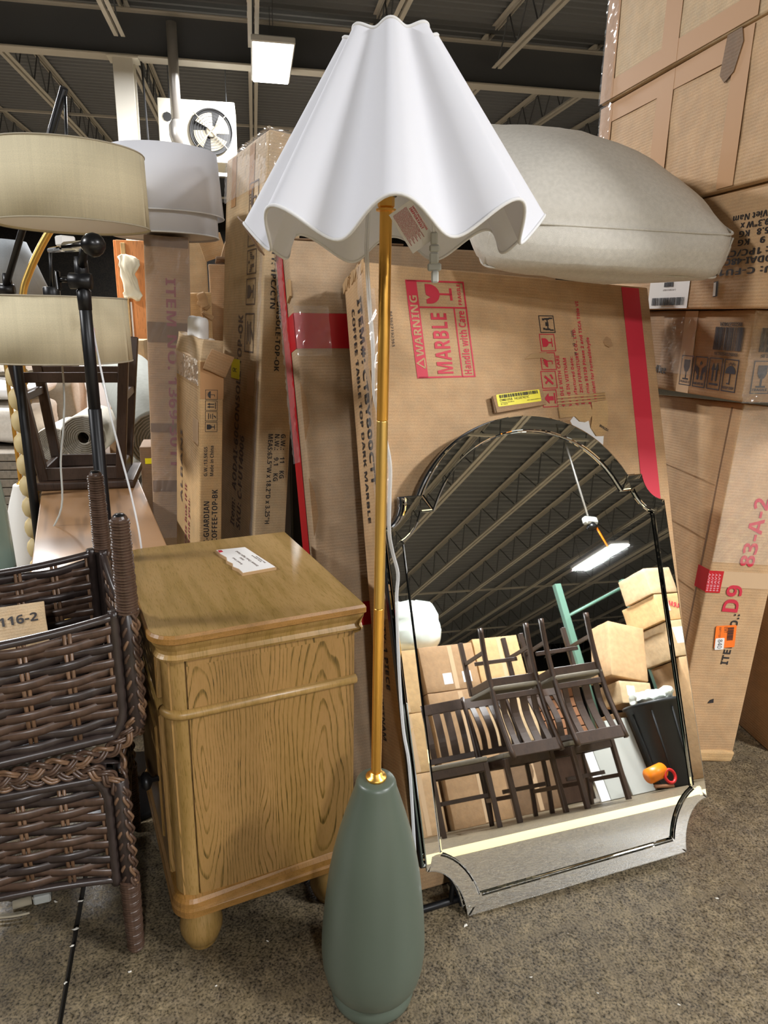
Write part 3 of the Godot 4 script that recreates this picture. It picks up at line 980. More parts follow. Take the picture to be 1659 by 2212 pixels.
func nightstand() -> void:
	var w := 0.391
	var d := 0.501
	var t := thing("nightstand", "honey oak nightstand with rounded corners, moulded trim and bun feet", "nightstand", at(-0.381, 0, -1.04, 25.673))
	var slab := rounded_plan(0, 0, w, d, [0.05, 0.004, 0.004, 0.05])
	part(t, "top", molded(slab, [[-0.004, 0.683], [0.0, 0.686], [0.0, 0.696], [-0.0035, 0.701]]), M.oak_edge)
	part(t, "top_veneer", molded(offset(slab, -0.004), [[0, 0.6995], [0, 0.7016]]), M.oak_top)
	part(t, "cornice", molded(slab, [[-0.022, 0.645], [-0.011, 0.648], [-0.009, 0.653], [-0.012, 0.657], [-0.014, 0.66], [-0.012, 0.668], [-0.007, 0.676], [-0.004, 0.683]]), M.oak_trim)
	var body := offset(rounded_plan(0.022, 0.022, w - 0.012, d - 0.022, [0.0, 0.0, 0.0, 0.0]), -0.006)
	part(t, "carcass", molded(body, [[0, 0.15], [0, 0.65]]), M.oak_panel)
	# quarter-round corner posts
	for c in [[0.055, 0.055, 180.0], [0.055, d - 0.055, 90.0]]:
		var st := begin(true)
		var pts := []
		for k in 13:
			var a := deg_to_rad(c[2] + 90.0 * k / 12)
			pts.append(Vector2(c[0] + cos(a) * 0.036, c[1] + sin(a) * 0.036))
		for k in 12:
			quad(st, Vector3(pts[k].x, 0.15, -pts[k].y), Vector3(pts[k].x, 0.65, -pts[k].y), Vector3(pts[k + 1].x, 0.65, -pts[k + 1].y), Vector3(pts[k + 1].x, 0.15, -pts[k + 1].y))
		var e0 := Vector3(c[0], 0.4, -c[1])
		part(t, "corner_post", done(st), M.oak_trim)
		part(t, "post_core", block_mesh(Vector3(0.04, 0.498, 0.04)), M.oak_trim, mv(e0.x + 0.004, e0.y, e0.z + (-0.004 if c[1] < 0.2 else 0.004)))
	part(t, "side_panel", block_mesh(Vector3(w - 0.075, 0.5, 0.008), 0.0, Vector3(w * 0.5 + 0.0205, 0.4, -0.0235)), M.oak_panel)
	# bead rail round the case
	var bead := []
	for p in offset(rounded_plan(0.019, 0.019, w + 0.02, d - 0.019, [0.036, 0.0, 0.0, 0.036]), 0.0):
		bead.append(Vector3(p.x, 0.541, -p.y))
	var sb := begin(true)
	var run := []
	for i in 10:
		run.append(bead[i])
	run[9] = Vector3(w - 0.014, 0.541, -0.019)
	tube(sb, run, 0.0095, 10)
	part(t, "bead_rail", done(sb), M.oak_trim)
	var sf := begin(true)
	tube(sf, [Vector3(0.0185, 0.541, -0.06), Vector3(0.0185, 0.541, -d + 0.06)], 0.0095, 10)
	part(t, "bead_rail", done(sf), M.oak_trim)
	part(t, "plinth", molded(offset(slab, -0.006), [[-0.012, 0.106], [-0.001, 0.111], [0.0, 0.126], [-0.002, 0.132], [-0.003, 0.142], [-0.008, 0.149], [-0.014, 0.153], [-0.022, 0.155]]), M.oak_edge)
	# front with drawer, door and dark knob, facing the wicker stools
	part(t, "drawer_front", block_mesh(Vector3(0.012, 0.085, d - 0.13), 0.003, Vector3(0.017, 0.598, -d / 2)), M.oak_panel)
	part(t, "door", block_mesh(Vector3(0.012, 0.345, d - 0.13), 0.003, Vector3(0.017, 0.35, -d / 2)), M.oak_panel)
	var dp := part(t, "door_panel", block_mesh(Vector3(0.01, 0.25, d - 0.22), 0.004, Vector3(0.012, 0.35, -d / 2)), M.oak_panel)
	part(dp, "knob", turned([[0, 0], [0.006, 0], [0.005, 0.012], [0.016, 0.018], [0.018, 0.026], [0.012, 0.032], [0, 0.034]], 20), M.black_metal, Transform3D(Basis(Vector3.BACK, PI / 2), Vector3(0.008, 0.36, -0.115)))
	for f in [[0.062, 0.062], [w - 0.055, 0.062], [0.062, d - 0.062], [w - 0.055, d - 0.062]]:
		part(t, "bun_foot", turned([[0, 0], [0.026, 0], [0.029, 0.004], [0.0285, 0.009], [0.034, 0.014], [0.0415, 0.036], [0.042, 0.052], [0.037, 0.078], [0.030, 0.092], [0.031, 0.108], [0, 0.108]], 28), M.oak_trim, mv(f[0], 0, -f[1]))
	# torn price card lying on top
	var cx := t.transform * mv(0.0, 0.7016, 0.0)
	var card := thing("price_card", "torn white cardboard price card with handwriting lying on the oak nightstand", "card", cx)
	var top := Transform3D(Basis(Vector3.RIGHT, Vector3.FORWARD, Vector3.UP), Vector3.ZERO)
	var poly := PackedVector2Array([Vector2(0.215, 0.236), Vector2(0.288, 0.244), Vector2(0.262, 0.398), Vector2(0.196, 0.402), Vector2(0.199, 0.372), Vector2(0.206, 0.345), Vector2(0.202, 0.322), Vector2(0.209, 0.30), Vector2(0.205, 0.282), Vector2(0.213, 0.262)])
	part(card, "corrugated_core", plate_mesh(offset(poly, 0.001), 0, 0, 0.006, 0.0), M.kraft_edge, top)
	part(card, "printed_face", plate_mesh(offset(poly, -0.001), 0, 0, 0.0068, 0.006), M.paper, top)
	for e in [["Brand: Used", 0.226, 0.285, 0.05, 0.004], ["Oriel", 0.236, 0.31, 0.02, 0.005], ["Dresser Chest: Night Stand", 0.2545, 0.262, 0.115, 0.0052], ["To be sold as is", 0.268, 0.285, 0.05, 0.0035], ["No returns", 0.2745, 0.275, 0.05, 0.0035]]:
		words(card, e[0], top, e[1], e[2], 99, e[4], e[3], M.ink_grey, "serif_light", 0.0071)
	part(card, "red_mark", plate_mesh(PackedVector2Array([Vector2(0.199, 0.38), Vector2(0.208, 0.382), Vector2(0.207, 0.394), Vector2(0.199, 0.396)]), 0, 0, 0.0073, 0.0068), M.ink_red, top)

func cushion() -> void:
	var s := Vector3(0.59, 0.124, 0.49)
	var t := thing("seat_cushion", "large light grey tweed seat cushion resting on top of the marble carton", "cushion", at(0.198, 1.315, -1.622, 8.0, -25.0, -0.8))
	part(t, "cushion_body", soft_box(s, 0.042, 0.003, 12, 3, Vector3(0.028, 0.085, 0.032), 0.10), M.tweed)
	for y in [0.0125, s.y - 0.0125]:
		var st := begin(true)
		var p := []
		for q in rounded_plan(0.0115, 0.0115, s.x - 0.0115, s.z - 0.0115, [0.02, 0.02, 0.02, 0.02]):
			p.append(Vector3(q.x, y + 0.10 * q.y / s.z * (1.0 - q.x / s.x), -q.y))
		tube(st, p, 0.0028, 6, false, true)
		part(t, "piping", done(st), M.tweed)
	for x in [0.0135, s.x - 0.0135]:
		var st := begin(true)
		tube(st, [Vector3(x, 0.02, -0.0145), Vector3(x, s.y * 0.5, -0.0135), Vector3(x, s.y - 0.02, -0.0145)], 0.0022, 6)
		part(t, "corner_seam", done(st), M.tweed)

func floor_bits() -> void:
	var chips := [[-0.472, -1.046, 0.008], [-0.69, -1.208, 0.009], [0.565, -1.0, 0.006], [0.186, -1.166, 0.012], [-0.637, -1.21, 0.012], [-0.652, -1.265, 0.01], [-0.607, -1.1, 0.009], [0.30, -1.05, 0.006], [0.75, -1.25, 0.007], [0.42, -1.02, 0.005], [-0.30, -1.02, 0.005], [-0.22, -1.12, 0.006], [-0.617, -1.14, 0.014], [-0.585, -1.02, 0.008]]
	for c in chips:
		var st := begin(true)
		var a: float = c[0] * 40.0
		var p := []
		for k in 6:
			var r: float = c[2] * (0.4 + 0.25 * sin(a + k * 2.3))
			p.append(Vector2(cos(TAU * k / 6 + a) * r, sin(TAU * k / 6 + a) * r * 0.7))
		plate(st, PackedVector2Array(p), c[2] * 0.12, 0.001, 0.0025, 0.0)
		single("plaster_chip", "tiny white plaster chip lying on the brown concrete floor", "debris", done(st), M.chip, Transform3D(Basis(Vector3.RIGHT, -PI / 2), Vector3(c[0], 0.0, c[1])), "plaster chips on the floor")
	# coiled lamp lead with its plug
	var t := thing("power_lead", "coiled cream power lead with grey plug on the floor by the lower wicker stool", "cable", at(-0.75, 0, -1.2))
	for k in 3:
		var p := []
		for i in 19:
			var a := TAU * (0.1 + 0.8 * i / 18.0)
			p.append(Vector3(-0.055 + cos(a) * (0.075 + 0.012 * k), 0.004 + 0.003 * k, sin(a) * (0.024 + 0.006 * k) + 0.01))
		part(t, "cable_loop", tube_mesh(smooth_path(p, 2), 0.0025, 6), M.trim_beige)
	part(t, "twist_tie", tube_mesh([Vector3(-0.02, 0.008, 0.012), Vector3(0.012, 0.008, -0.004)], 0.009, 8), M.trim_beige)
	part(t, "plug", block_mesh(Vector3(0.034, 0.02, 0.026), 0.003), M.panel_grey, at(0.032, 0.0105, -0.012, 20))

func furniture() -> void:
	mirror()
	price_chip()
	nightstand()
	cushion()
	floor_bits()

# ---------------------------------------------------------------- cartons
func marble_carton() -> void:
	var s := Vector3(0.848, 1.425, 0.138)
	var t := carton("marble_carton", "tall flat carton printed with a red marble warning, leaning behind the mirror", at(0.081, 0.005, -1.243, 23.295, 19.679, -2.12), s, M.kraft, 1, "", 0.006, 0.0008)
	var f := face("f")
	var l := face("l")
	# red edge band
	strip(t, "red_band", f, 0.752, 0.004, 0.812, 1.418, M.tape_red_board)
	# warning block: letters read upwards
	var w := Transform3D(Basis(Vector3.BACK, deg_to_rad(90.0 + 2.5)), Vector3(0.272, 1.158, 0.0012))
	var st := begin()
	var L := 0.238
	var hh := 0.158
	block(st, Vector3(L / 2, hh - 0.0145, 0), Vector3(L, 0.029, 0.0004))
	block(st, Vector3(L / 2, 0.002, 0), Vector3(L, 0.004, 0.0004))
	block(st, Vector3(0.002, hh / 2, 0), Vector3(0.004, hh - 0.006, 0.0004))
	block(st, Vector3(L - 0.002, hh / 2, 0), Vector3(0.004, hh - 0.006, 0.0004))
	block(st, Vector3(0.172, (hh - 0.029) / 2, 0), Vector3(0.004, hh - 0.03, 0.0004))
	block(st, Vector3(0.086, 0.036, 0), Vector3(0.17, 0.0035, 0.0004))
	part(t, "warning_frame", done(st), M.ink_red, f * w)
	words(t, "WARNING", f * w, 0.052, hh - 0.0145, 0, 0.0195, 0.148, M.kraft, "sans", 0.0009)
	var tr := begin()
	flat_poly(tr, [Vector2(0.022, hh - 0.024), Vector2(0.026, hh - 0.024), Vector2(0.036, hh - 0.0075), Vector2(0.046, hh - 0.024), Vector2(0.050, hh - 0.024), Vector2(0.036, hh - 0.001)], 0.0006)
	flat_poly(tr, [Vector2(0.024, hh - 0.026), Vector2(0.048, hh - 0.026), Vector2(0.048, hh - 0.0225), Vector2(0.024, hh - 0.0225)], 0.0006)
	part(t, "warning_triangle", done(tr), M.kraft, f * w * mv(0, 0, 0.0003))
	words(t, "MARBLE", f * w, 0.010, 0.081, 0, 0.041, 0.148, M.ink_red, "sans", 0.0003)
	words(t, "Handle with Care", f * w, 0.008, 0.019, 0, 0.0185, 0.156, M.ink_red, "sans", 0.0003)
	words(t, "FRAGILE", f * w, 0.179, 0.017, 0, 0.0085, 0.052, M.ink_red, "sans", 0.0003)
	var gl := begin()
	var g := []
	for k in 13:
		var a := PI + PI * k / 12
		g.append(Vector2(0.205 + cos(a) * 0.024, 0.098 + sin(a) * 0.027))
	g.append_array([Vector2(0.229, 0.108), Vector2(0.203, 0.108), Vector2(0.197, 0.096), Vector2(0.191, 0.108), Vector2(0.181, 0.108)])
	flat_poly(gl, g)
	block(gl, Vector3(0.205, 0.056, 0), Vector3(0.0045, 0.036, 0.0005))
	block(gl, Vector3(0.205, 0.040, 0), Vector3(0.03, 0.0065, 0.0005))
	part(t, "glass_symbol", done(gl), M.ink_red, f * w)
	# row of handling symbols
	var kinds := ["arrow", "hook", "umbrella", "glass", "lift"]
	for i in 5:
		symbol(t, kinds[i], f, 0.507 + 0.0033 * i, 1.0855 + i * 0.0485, 0.0455, 0.0465, 92.5, M.ink if i == 4 else M.ink_red)
	for e in [["HANDLE WITH CARE", 0.5235, 1.083, 0.137, 0.0095], ["MADE IN VIETNAM", 0.5445, 1.086, 0.128, 0.0095], ["Manufactured Date:", 0.566, 1.086, 0.132, 0.0088], ["DING ZHI FURNITURE CO., LTD.", 0.5865, 1.083, 0.212, 0.0092], ["California 93120 Phase 2 and TSCA Title VI", 0.606, 1.083, 0.285, 0.0092], ["Compliant for Formaldehyde", 0.628, 1.09, 0.182, 0.0092]]:
		words(t, e[0], f, e[1], e[2], 92.0, e[4], e[3], M.ink_red)
	words(t, "08 - 09 - 2025", f, 0.577, 1.222, 94.0, 0.007, 0.066, M.ink_blue, "mono", 0.002)
	# side: item text reads downwards
	for e in [["ITEM#: CTBY800CTT", 1.353, -0.040, 0.445, 0.026], ["COFFEE TABLE TOP DARK MARBLE", 1.342, -0.086, 0.52, 0.016], ["QTY: 1 PIECE", 0.60, -0.052, 0.165, 0.019], ["MADE IN VIETNAM", 0.53, -0.098, 0.22, 0.019]]:
		words(t, e[0], l, e[2], e[1], -90.0, e[4], e[3], M.ink, "sans")
	words(t, "843627192365", f, 0.06, 1.31, -90.0, 0.006, 0.085, M.ink, "mono")
	words(t, "843627192365", f, 0.036, 1.36, -90.0, 0.006, 0.075, M.ink, "mono")
	# torn patch showing the white foam inside, and smaller rips
	torn(t, "foam_showing", f, [Vector2(0.535, 1.045), Vector2(0.552, 1.062), Vector2(0.566, 1.05), Vector2(0.585, 1.048), Vector2(0.596, 1.057), Vector2(0.60, 1.03), Vector2(0.614, 1.008), Vector2(0.642, 1.012), Vector2(0.636, 0.985), Vector2(0.6, 0.965), Vector2(0.53, 0.99), Vector2(0.50, 1.012), Vector2(0.525, 1.024)], M.foam, 0.0012, 0.0008)
	torn(t, "torn_flap", f, [Vector2(0.504, 1.083), Vector2(0.578, 1.09), Vector2(0.604, 1.092), Vector2(0.61, 1.068), Vector2(0.598, 1.05), Vector2(0.584, 1.045), Vector2(0.566, 1.047), Vector2(0.552, 1.06), Vector2(0.506, 1.055)], M.kraft_golden, 0.0024, 0.004)
	torn(t, "torn_flap", f, [Vector2(0.612, 1.098), Vector2(0.662, 1.103), Vector2(0.66, 1.06), Vector2(0.65, 1.02), Vector2(0.638, 1.008), Vector2(0.616, 1.008), Vector2(0.60, 1.03), Vector2(0.606, 1.052)], M.kraft_golden, 0.0020, 0.003)
	torn(t, "torn_flap", f, [Vector2(0.50, 1.045), Vector2(0.532, 1.05), Vector2(0.542, 1.032), Vector2(0.525, 1.018), Vector2(0.502, 1.015)], M.kraft_brown, 0.0022, 0.006)
	for k in 3:
		part(t, "crease", tube_mesh([Vector3(0.505, 1.093 + 0.008 * k, 0.001), Vector3(0.59, 1.1 + 0.008 * k, 0.002), Vector3(0.66, 1.108 + 0.007 * k, 0.001)], 0.003, 6, false, Vector3.ZERO, 0.6), M.kraft_golden)
	words(t, "VIETNAM", f, 0.655, 1.022, 152, 0.007, 0.03, M.ink, "sans", 0.0056)
	torn(t, "rip", f, [Vector2(0.418, 1.207), Vector2(0.47, 1.212), Vector2(0.486, 1.205), Vector2(0.492, 1.218), Vector2(0.484, 1.226), Vector2(0.44, 1.222)], M.kraft_edge, 0.0018, 0.0014)
	torn(t, "rip", f, [Vector2(0.672, 1.262), Vector2(0.682, 1.276), Vector2(0.695, 1.27), Vector2(0.70, 1.252), Vector2(0.687, 1.247), Vector2(0.676, 1.252)], M.kraft_brown, 0.0018, 0.003)
	torn(t, "rip", l, [Vector2(-0.03, 1.18), Vector2(-0.004, 1.17), Vector2(0.0, 1.12), Vector2(-0.015, 1.09), Vector2(-0.018, 1.14)], M.kraft_edge, 0.0018, 0.002)
	film(t, "plastic_wrap", l, -0.03, 0.6, 0.0, 1.42, M.wrap, 0.004, 0.006, 3)
	film(t, "plastic_wrap", f, 0.0, 0.80, 0.022, 1.36, M.wrap, 0.004, 0.005, 4)
	# frayed corner
	for k in 7:
		torn(t, "frayed_edge", l, [Vector2(-0.14 + 0.02 * k, 1.40), Vector2(-0.125 + 0.02 * k, 1.405 + 0.012 * (k % 3)), Vector2(-0.118 + 0.02 * k, 1.43), Vector2(-0.14 + 0.02 * k, 1.425 + 0.006 * (k % 2))], M.kraft_edge, -0.002, 0.004)

func leaning_cartons() -> void:
	# red-taped carton
	var b := carton("taped_carton", "tall leaning carton with glossy red tape down its edge, behind the marble carton", at(-0.098, 0.004, -1.488, 23.236, 15.125, 0.268), Vector3(0.8, 1.45, 0.106), M.kraft_grey, 2, "", 0.006)
	var f := face("f")
	var l := face("l")
	strip(b, "red_tape", f, 0.0, 1.18, 0.30, 1.268, M.tape_red)
	strip(b, "red_tape", l, -0.106, 1.18, 0.0, 1.268, M.tape_red)
	strip(b, "red_tape", f, 0.0, 0.47, 0.30, 0.53, M.tape_red)
	strip(b, "red_tape", l, -0.107, 0.01, -0.048, 1.445, M.tape_red, 0.0016)
	film(b, "plastic_wrap", l, -0.106, 0.9, -0.04, 1.445, M.wrap, 0.006, 0.007, 5)
	film(b, "plastic_wrap", f, 0.0, 1.16, 0.09, 1.285, M.wrap, 0.005, 0.006, 6)
	torn(b, "crushed_edge", l, [Vector2(-0.03, 1.30), Vector2(0.0, 1.31), Vector2(0.004, 1.35), Vector2(-0.02, 1.345)], M.kraft_edge, 0.0, 0.006)
	for k in 3:
		torn(b, "crushed_edge", f, [Vector2(0.0, 0.95 - 0.24 * k), Vector2(0.016, 1.0 - 0.24 * k), Vector2(0.012, 1.06 - 0.24 * k), Vector2(0.0, 1.10 - 0.24 * k)], M.kraft_brown, 0.0006, 0.002)
	# open top with ragged flaps
	part(b, "top_flap", soft_box(Vector3(0.30, 0.004, 0.10), 0.0015, 0.002, 5, 8), M.kraft_dark, at(0.02, 1.452, 0.0, 0, 6))
	part(b, "top_flap", soft_box(Vector3(0.05, 0.10, 0.004), 0.0015, 0.002, 5, 9), M.kraft_dark, at(-0.035, 1.44, -0.09, 70, 30, 40))
	# console carton: thin face towards the aisle
	var c := carton("console_carton", "tallest slim carton wrapped in clear film, standing behind the nightstand", at(-0.422, 0.007, -1.95, 27.1, 0.418, -4.151), Vector3(0.098, 1.689, 0.429), M.kraft_pale, 4, "", 0.005)
	for e in [["AODAI-60CONSOLE-TOP-OK", 0.675, -0.229, 0.545, 0.046], ["Item:", 0.555, -0.237, 0.09, 0.046], ["SKU: C-FU14006", 0.56, -0.166, 0.30, 0.044]]:
		words(c, e[0], l, e[2], e[1], 88.0, e[4], e[3], M.ink_grey)
	var ic := ["umbrella", "up", "hands", "glass", "letters"]
	var iy := [1.497, 1.408, 1.332, 1.247, 1.112]
	var iw := [0.083, 0.082, 0.068, 0.074, 0.112]
	for i in 5:
		symbol(c, ic[i], l, -0.072, iy[i], iw[i], 0.09, 90.0, M.ink_grey)
	strip(c, "tape", l, -0.36, 1.54, -0.31, 1.68, M.tape_brown)
	strip(c, "tape", l, -0.17, 1.55, -0.12, 1.68, M.tape_brown)
	strip(c, "tape", l, -0.12, 0.99, -0.05, 1.06, M.tape_strapping)
	strip(c, "tape", l, -0.45, 1.00, -0.40, 1.06, M.tape_strapping)
	var yl := strip(c, "yellow_sticker", l, -0.30, 1.026, -0.205, 1.086, M.paper_yellow, 0.0022)
	words(yl, "CRC", Transform3D(), -0.03, -0.004, 0, 0.012, 0.045, M.ink, "sans", 0.0004)
	for e in [["QTY: 1PC/CTN", 0.0265, 1.41, 0.172, 0.014], ["AODAI-60CONSOLE-TOP-OK", 0.047, 1.39, 0.323, 0.014], ["G.W.:    11    KG", 0.0765, 0.888, 0.132, 0.0135], ["N.W.:    9.1    KG", 0.058, 0.888, 0.14, 0.0135], ["MEAS:63.5\"W x 18.2\"D x 3.25\"H", 0.038, 0.888, 0.27, 0.0135]]:
		words(c, e[0], f, e[1], e[2], -90.0, e[4], e[3], M.ink)
	film(c, "plastic_wrap", l, -0.429, 1.56, 0.0, 1.688, M.wrap, 0.006, 0.006, 11)
	film(c, "plastic_wrap", f, 0.0, 1.48, 0.098, 1.688, M.wrap, 0.006, 0.006, 12)
	film(c, "plastic_wrap", l, -0.03, 0.3, 0.0, 1.56, M.wrap, 0.004, 0.005, 13)
	film(c, "plastic_wrap", face("t", 0, 1.689), -0.002, 0.0, 0.10, 0.429, M.wrap, 0.008, 0.008, 14)
	# coffee table top carton
	var d := carton("coffee_table_carton", "slim golden carton with a taped torn top and white foam sticking out", at(-0.573, 0.003, -1.93, 25.218, -1.456, -3.059), Vector3(0.064, 1.10, 0.40), M.kraft_golden, 5, "", 0.005, 0.0014)
	for e in [["G.W.:13.5KGS", 0.0165, 0.775, 0.085, 0.0095], ["Made in China", 0.0335, 0.775, 0.088, 0.0095], ["PROLIFIC-GUARDIAN", 0.020, 0.49, 0.21, 0.0155], ["ROUND-COFFEE-TOP-BK", 0.0435, 0.49, 0.245, 0.0155]]:
		words(d, e[0], f, e[1], e[2], 90.0, e[4], e[3], M.ink)
	var dk := ["glass", "letters", "up", "umbrella"]
	for i in 4:
		symbol(d, dk[i], f, 0.048, 0.903 + i * 0.030, 0.0275, 0.034, 90.0, M.ink)
	words(d, "ALBANI", l, -0.30, 0.62, 90, 0.03, 0.24, M.ink_grey)
	words(d, "this box if it", l, -0.22, 0.5, 90, 0.025, 0.2, M.ink_maroon)
	words(d, "thank you.", l, -0.16, 0.5, 90, 0.025, 0.17, M.ink_maroon)
	strip(d, "tape", f, 0.0, 0.995, 0.064, 1.095, M.tape_brown)
	strip(d, "tape", l, -0.10, 0.86, -0.02, 0.93, M.tape_strapping)
	film(d, "plastic_wrap", l, -0.40, 1.03, 0.0, 1.10, M.wrap, 0.006, 0.006, 15)
	part(d, "torn_collar", soft_box(Vector3(0.058, 0.07, 0.385), 0.003, 0.006, 6, 6), M.kraft_pale, at(0.002, 1.085, -0.008, 0, 0, -4))
	part(d, "open_flap", soft_box(Vector3(0.066, 0.062, 0.004), 0.0015, 0.003, 4, 7), M.kraft_brown, at(0.004, 1.078, 0.014, -8, -16, -20))
	part(d, "foam_insert", soft_box(Vector3(0.03, 0.13, 0.2), 0.012, 0.002, 5, 8), M.foam, at(0.016, 1.08, -0.10))
	# item number carton
	var e0 := carton("item_number_carton", "tall brown film-wrapped carton with faded red item lettering beside the side table", at(-0.832, 0.001, -2.35, 15.01, 0.115, -1.986), Vector3(0.139, 1.464, 0.3), M.kraft_brown, 6, "", 0.005)
	words(e0, "ITEM NO. 1369-3011", f, 0.079, 1.335, -90, 0.03, 0.62, M.ink_maroon)
	for y in [[1.13, 1.195], [0.83, 0.86], [0.62, 0.66], [1.43, 1.462]]:
		strip(e0, "tape", f, 0.002, y[0], 0.137, y[1], M.tape_dark)
	film(e0, "plastic_wrap", f, 0.0, 0.45, 0.139, 1.462, M.wrap, 0.004, 0.005, 16)

func darken_gap() -> void:
	var k := carton("gap_darkener", "added black box darkening the gap behind the taped carton", at(-0.34, 0, -2.45, 24), Vector3(0.42, 1.05, 0.3), M.black_plastic, 77, "", 0.01)  # box added only to darken the gap between the cartons
	part(k, "lid", soft_box(Vector3(0.44, 0.04, 0.32), 0.008, 0.0, 3), M.bin_black, mv(-0.01, 1.05, 0.01))

func stack_cartons() -> void:
	var ex := rot(11.6) * Vector3.RIGHT
	var ez := rot(11.6) * Vector3.BACK
	var g0 := Vector3(0.859, 0, -1.7)
	var l := face("l")
	var f := face("f")
	# upright carton carrying the stack
	var p := carton("upright_carton", "tall upright carton with red item numbers and an orange sticker, under the stack", at(0.837, 0.008, -1.732, 8.107, 2.934, -4.957), Vector3(0.191, 1.022, 0.6), M.kraft, 9, "", 0.007, 0.0012)
	words(p, "ITEM NO.:", f, 0.101, 0.305, 88, 0.021, 0.15, M.ink)
	words(p, "D9", f, 0.083, 0.46, 88, 0.046, 0.077, M.ink_red)
	words(p, "83-A-2", f, 0.104, 0.592, 88, 0.042, 0.19, M.ink_red)
	strip(p, "tape", f, 0.025, 0.53, 0.190, 0.575, M.tape_strapping)
	var rd := strip(p, "red_warning_tape", f, -0.002, 0.513, 0.042, 0.575, M.tape_red, 0.0018)
	strip(p, "red_warning_tape", l, -0.05, 0.515, 0.002, 0.577, M.tape_red, 0.0018)
	for k in 4:
		words(rd, "HEAVY", Transform3D(), -0.017 + 0.01 * k, -0.026, 92, 0.006, 0.05, M.paper_pink, "sans", 0.0004)
	var os := part(p, "orange_sticker", plate_mesh(rounded_plan(0, 0, 0.062, 0.066, [0.004, 0.004, 0.004, 0.004]), 0, 0, 0.0008, 0), M.paper_orange, f * Transform3D(Basis(Vector3.BACK, deg_to_rad(6)), Vector3(0.058, 0.352, 0.0022)))
	bars(os, Transform3D(), 0.054, 0.022, 0.038, 0.018, M.ink, 9, 90)
	words(os, "EMT", Transform3D(), 0.030, 0.062, -90, 0.009, 0.018, M.ink, "sans_light", 0.001)
	words(os, "EMT11101", Transform3D(), 0.013, 0.062, -90, 0.006, 0.03, M.ink, "sans_light", 0.001)
	var wl := part(os, "white_tab", plate_mesh(rounded_plan(0, 0, 0.027, 0.034, [0.003, 0.003, 0.003, 0.003]), 0, 0, 0.0006, 0), M.paper, mv(0.002, -0.004, 0.001))
	words(wl, "840", Transform3D(), 0.014, 0.030, -90, 0.013, 0.026, M.ink, "sans_light", 0.0008)
	part(p, "punched_mark", plate_mesh(PackedVector2Array([Vector2(0, 0), Vector2(0.018, 0.002), Vector2(0.016, 0.014), Vector2(0.006, 0.010)]), 0, 0, 0.001, 0), M.ink, f * mv(0.075, 0.186, 0.001))
	strip(p, "fold_line", l, -0.045, 0.02, -0.038, 1.01, M.kraft_dark, 0.0004)
	for k in 5:
		part(p, "crease", tube_mesh([Vector3(0, 0.24 + 0.15 * k, -0.58), Vector3(-0.001, 0.22 + 0.15 * k, -0.3), Vector3(0, 0.20 + 0.15 * k, -0.05)], 0.002, 5), M.kraft_brown)
	part(p, "crushed_foot", soft_box(Vector3(0.195, 0.035, 0.06), 0.008, 0.006, 5, 4), M.kraft_golden, mv(-0.002, 0.004, 0.005))
	film(p, "plastic_wrap", f, 0.0, 0.6, 0.19, 1.02, M.wrap, 0.003, 0.004, 20)
	# barcode carton on the upright one
	var g := carton("barcode_carton", "brown carton with barcodes and care symbols on two sides, middle of the stack", Transform3D(rot(11.568), g0 + Vector3(0, 1.037, 0)), Vector3(0.42, 0.218, 0.7), M.kraft_brown, 10, "", 0.012, 0.0015)
	for fc in [["l", -0.128, -0.252], ["f", 0.028, 0.022]]:
		var x := face(fc[0])
		words(g, "W3041P332588", x, fc[1] + 0.014, 0.184, 0, 0.009, 0.083, M.ink, "serif")
		bars(g, x, fc[1], 0.121, 0.107, 0.056, M.ink, 3)
		words(g, "SF20250226065", x, fc[1] + 0.008, 0.112, 0, 0.008, 0.088, M.ink, "serif")
		var kk := ["glass", "hands", "up", "umbrella"]
		var tx := ["FRAGILE", "HANDLE WITH CARE", "", "KEEP DRY"]
		for i in 4:
			symbol(g, kk[i], x, fc[2] + i * 0.059, 0.022, 0.052, 0.079, 0, M.ink_blue)
			if tx[i] != "":
				words(g, tx[i], x, fc[2] + i * 0.059 + 0.005, 0.0315, 0, 0.006, 0.041, M.ink_blue)
	words(g, "coffee", l, -0.40, 0.056, 0, 0.02, 0.08, M.ink)
	strip(g, "tape", l, -0.262, 0.002, -0.207, 0.216, M.tape_strapping)
	strip(g, "tape", f, 0.08, 0.002, 0.13, 0.216, M.tape_strapping)
	film(g, "plastic_wrap", l, -0.35, 0.05, -0.20, 0.2, M.wrap, 0.006, 0.005, 21)
	film(g, "plastic_wrap", f, 0.0, 0.0, 0.4, 0.215, M.wrap, 0.006, 0.006, 22)
	# upside-down carton above
	var h := carton("inverted_carton", "carton with upside-down printing and a white shipping label, above the barcode carton", Transform3D(rot(11.6), g0 + ex * -0.03 + ez * 0.30 + Vector3(0, 1.2575, 0)), Vector3(0.5, 0.268, 1.02), M.kraft, 11, "", 0.007, 0.001)
	for e in [["SKU: C-FU10012", 0.083, -0.165, 0.345, 0.014], ["ITEM: AODAI-48COFFEE-TOP", 0.106, -0.10, 0.47, 0.014], ["QTY: 1PC/CTN", 0.126, -0.175, 0.245, 0.014], ["G.W.:   9    KG", 0.147, -0.16, 0.19, 0.013], ["N.W.:   5.8   KG", 0.166, -0.16, 0.19, 0.013], ["MEAS: 19.3\"W x", 0.184, -0.16, 0.19, 0.013], ["Made in Viet Nam", 0.202, -0.16, 0.22, 0.013]]:
		words(h, e[0], l, e[2], e[1], 180, e[4], e[3], M.ink)
	var lb := strip(h, "shipping_label", l, -0.70, 0.002, -0.515, 0.075, M.paper, 0.0024)
	bars(lb, Transform3D(), -0.072, -0.028, 0.15, 0.02, M.ink, 14)
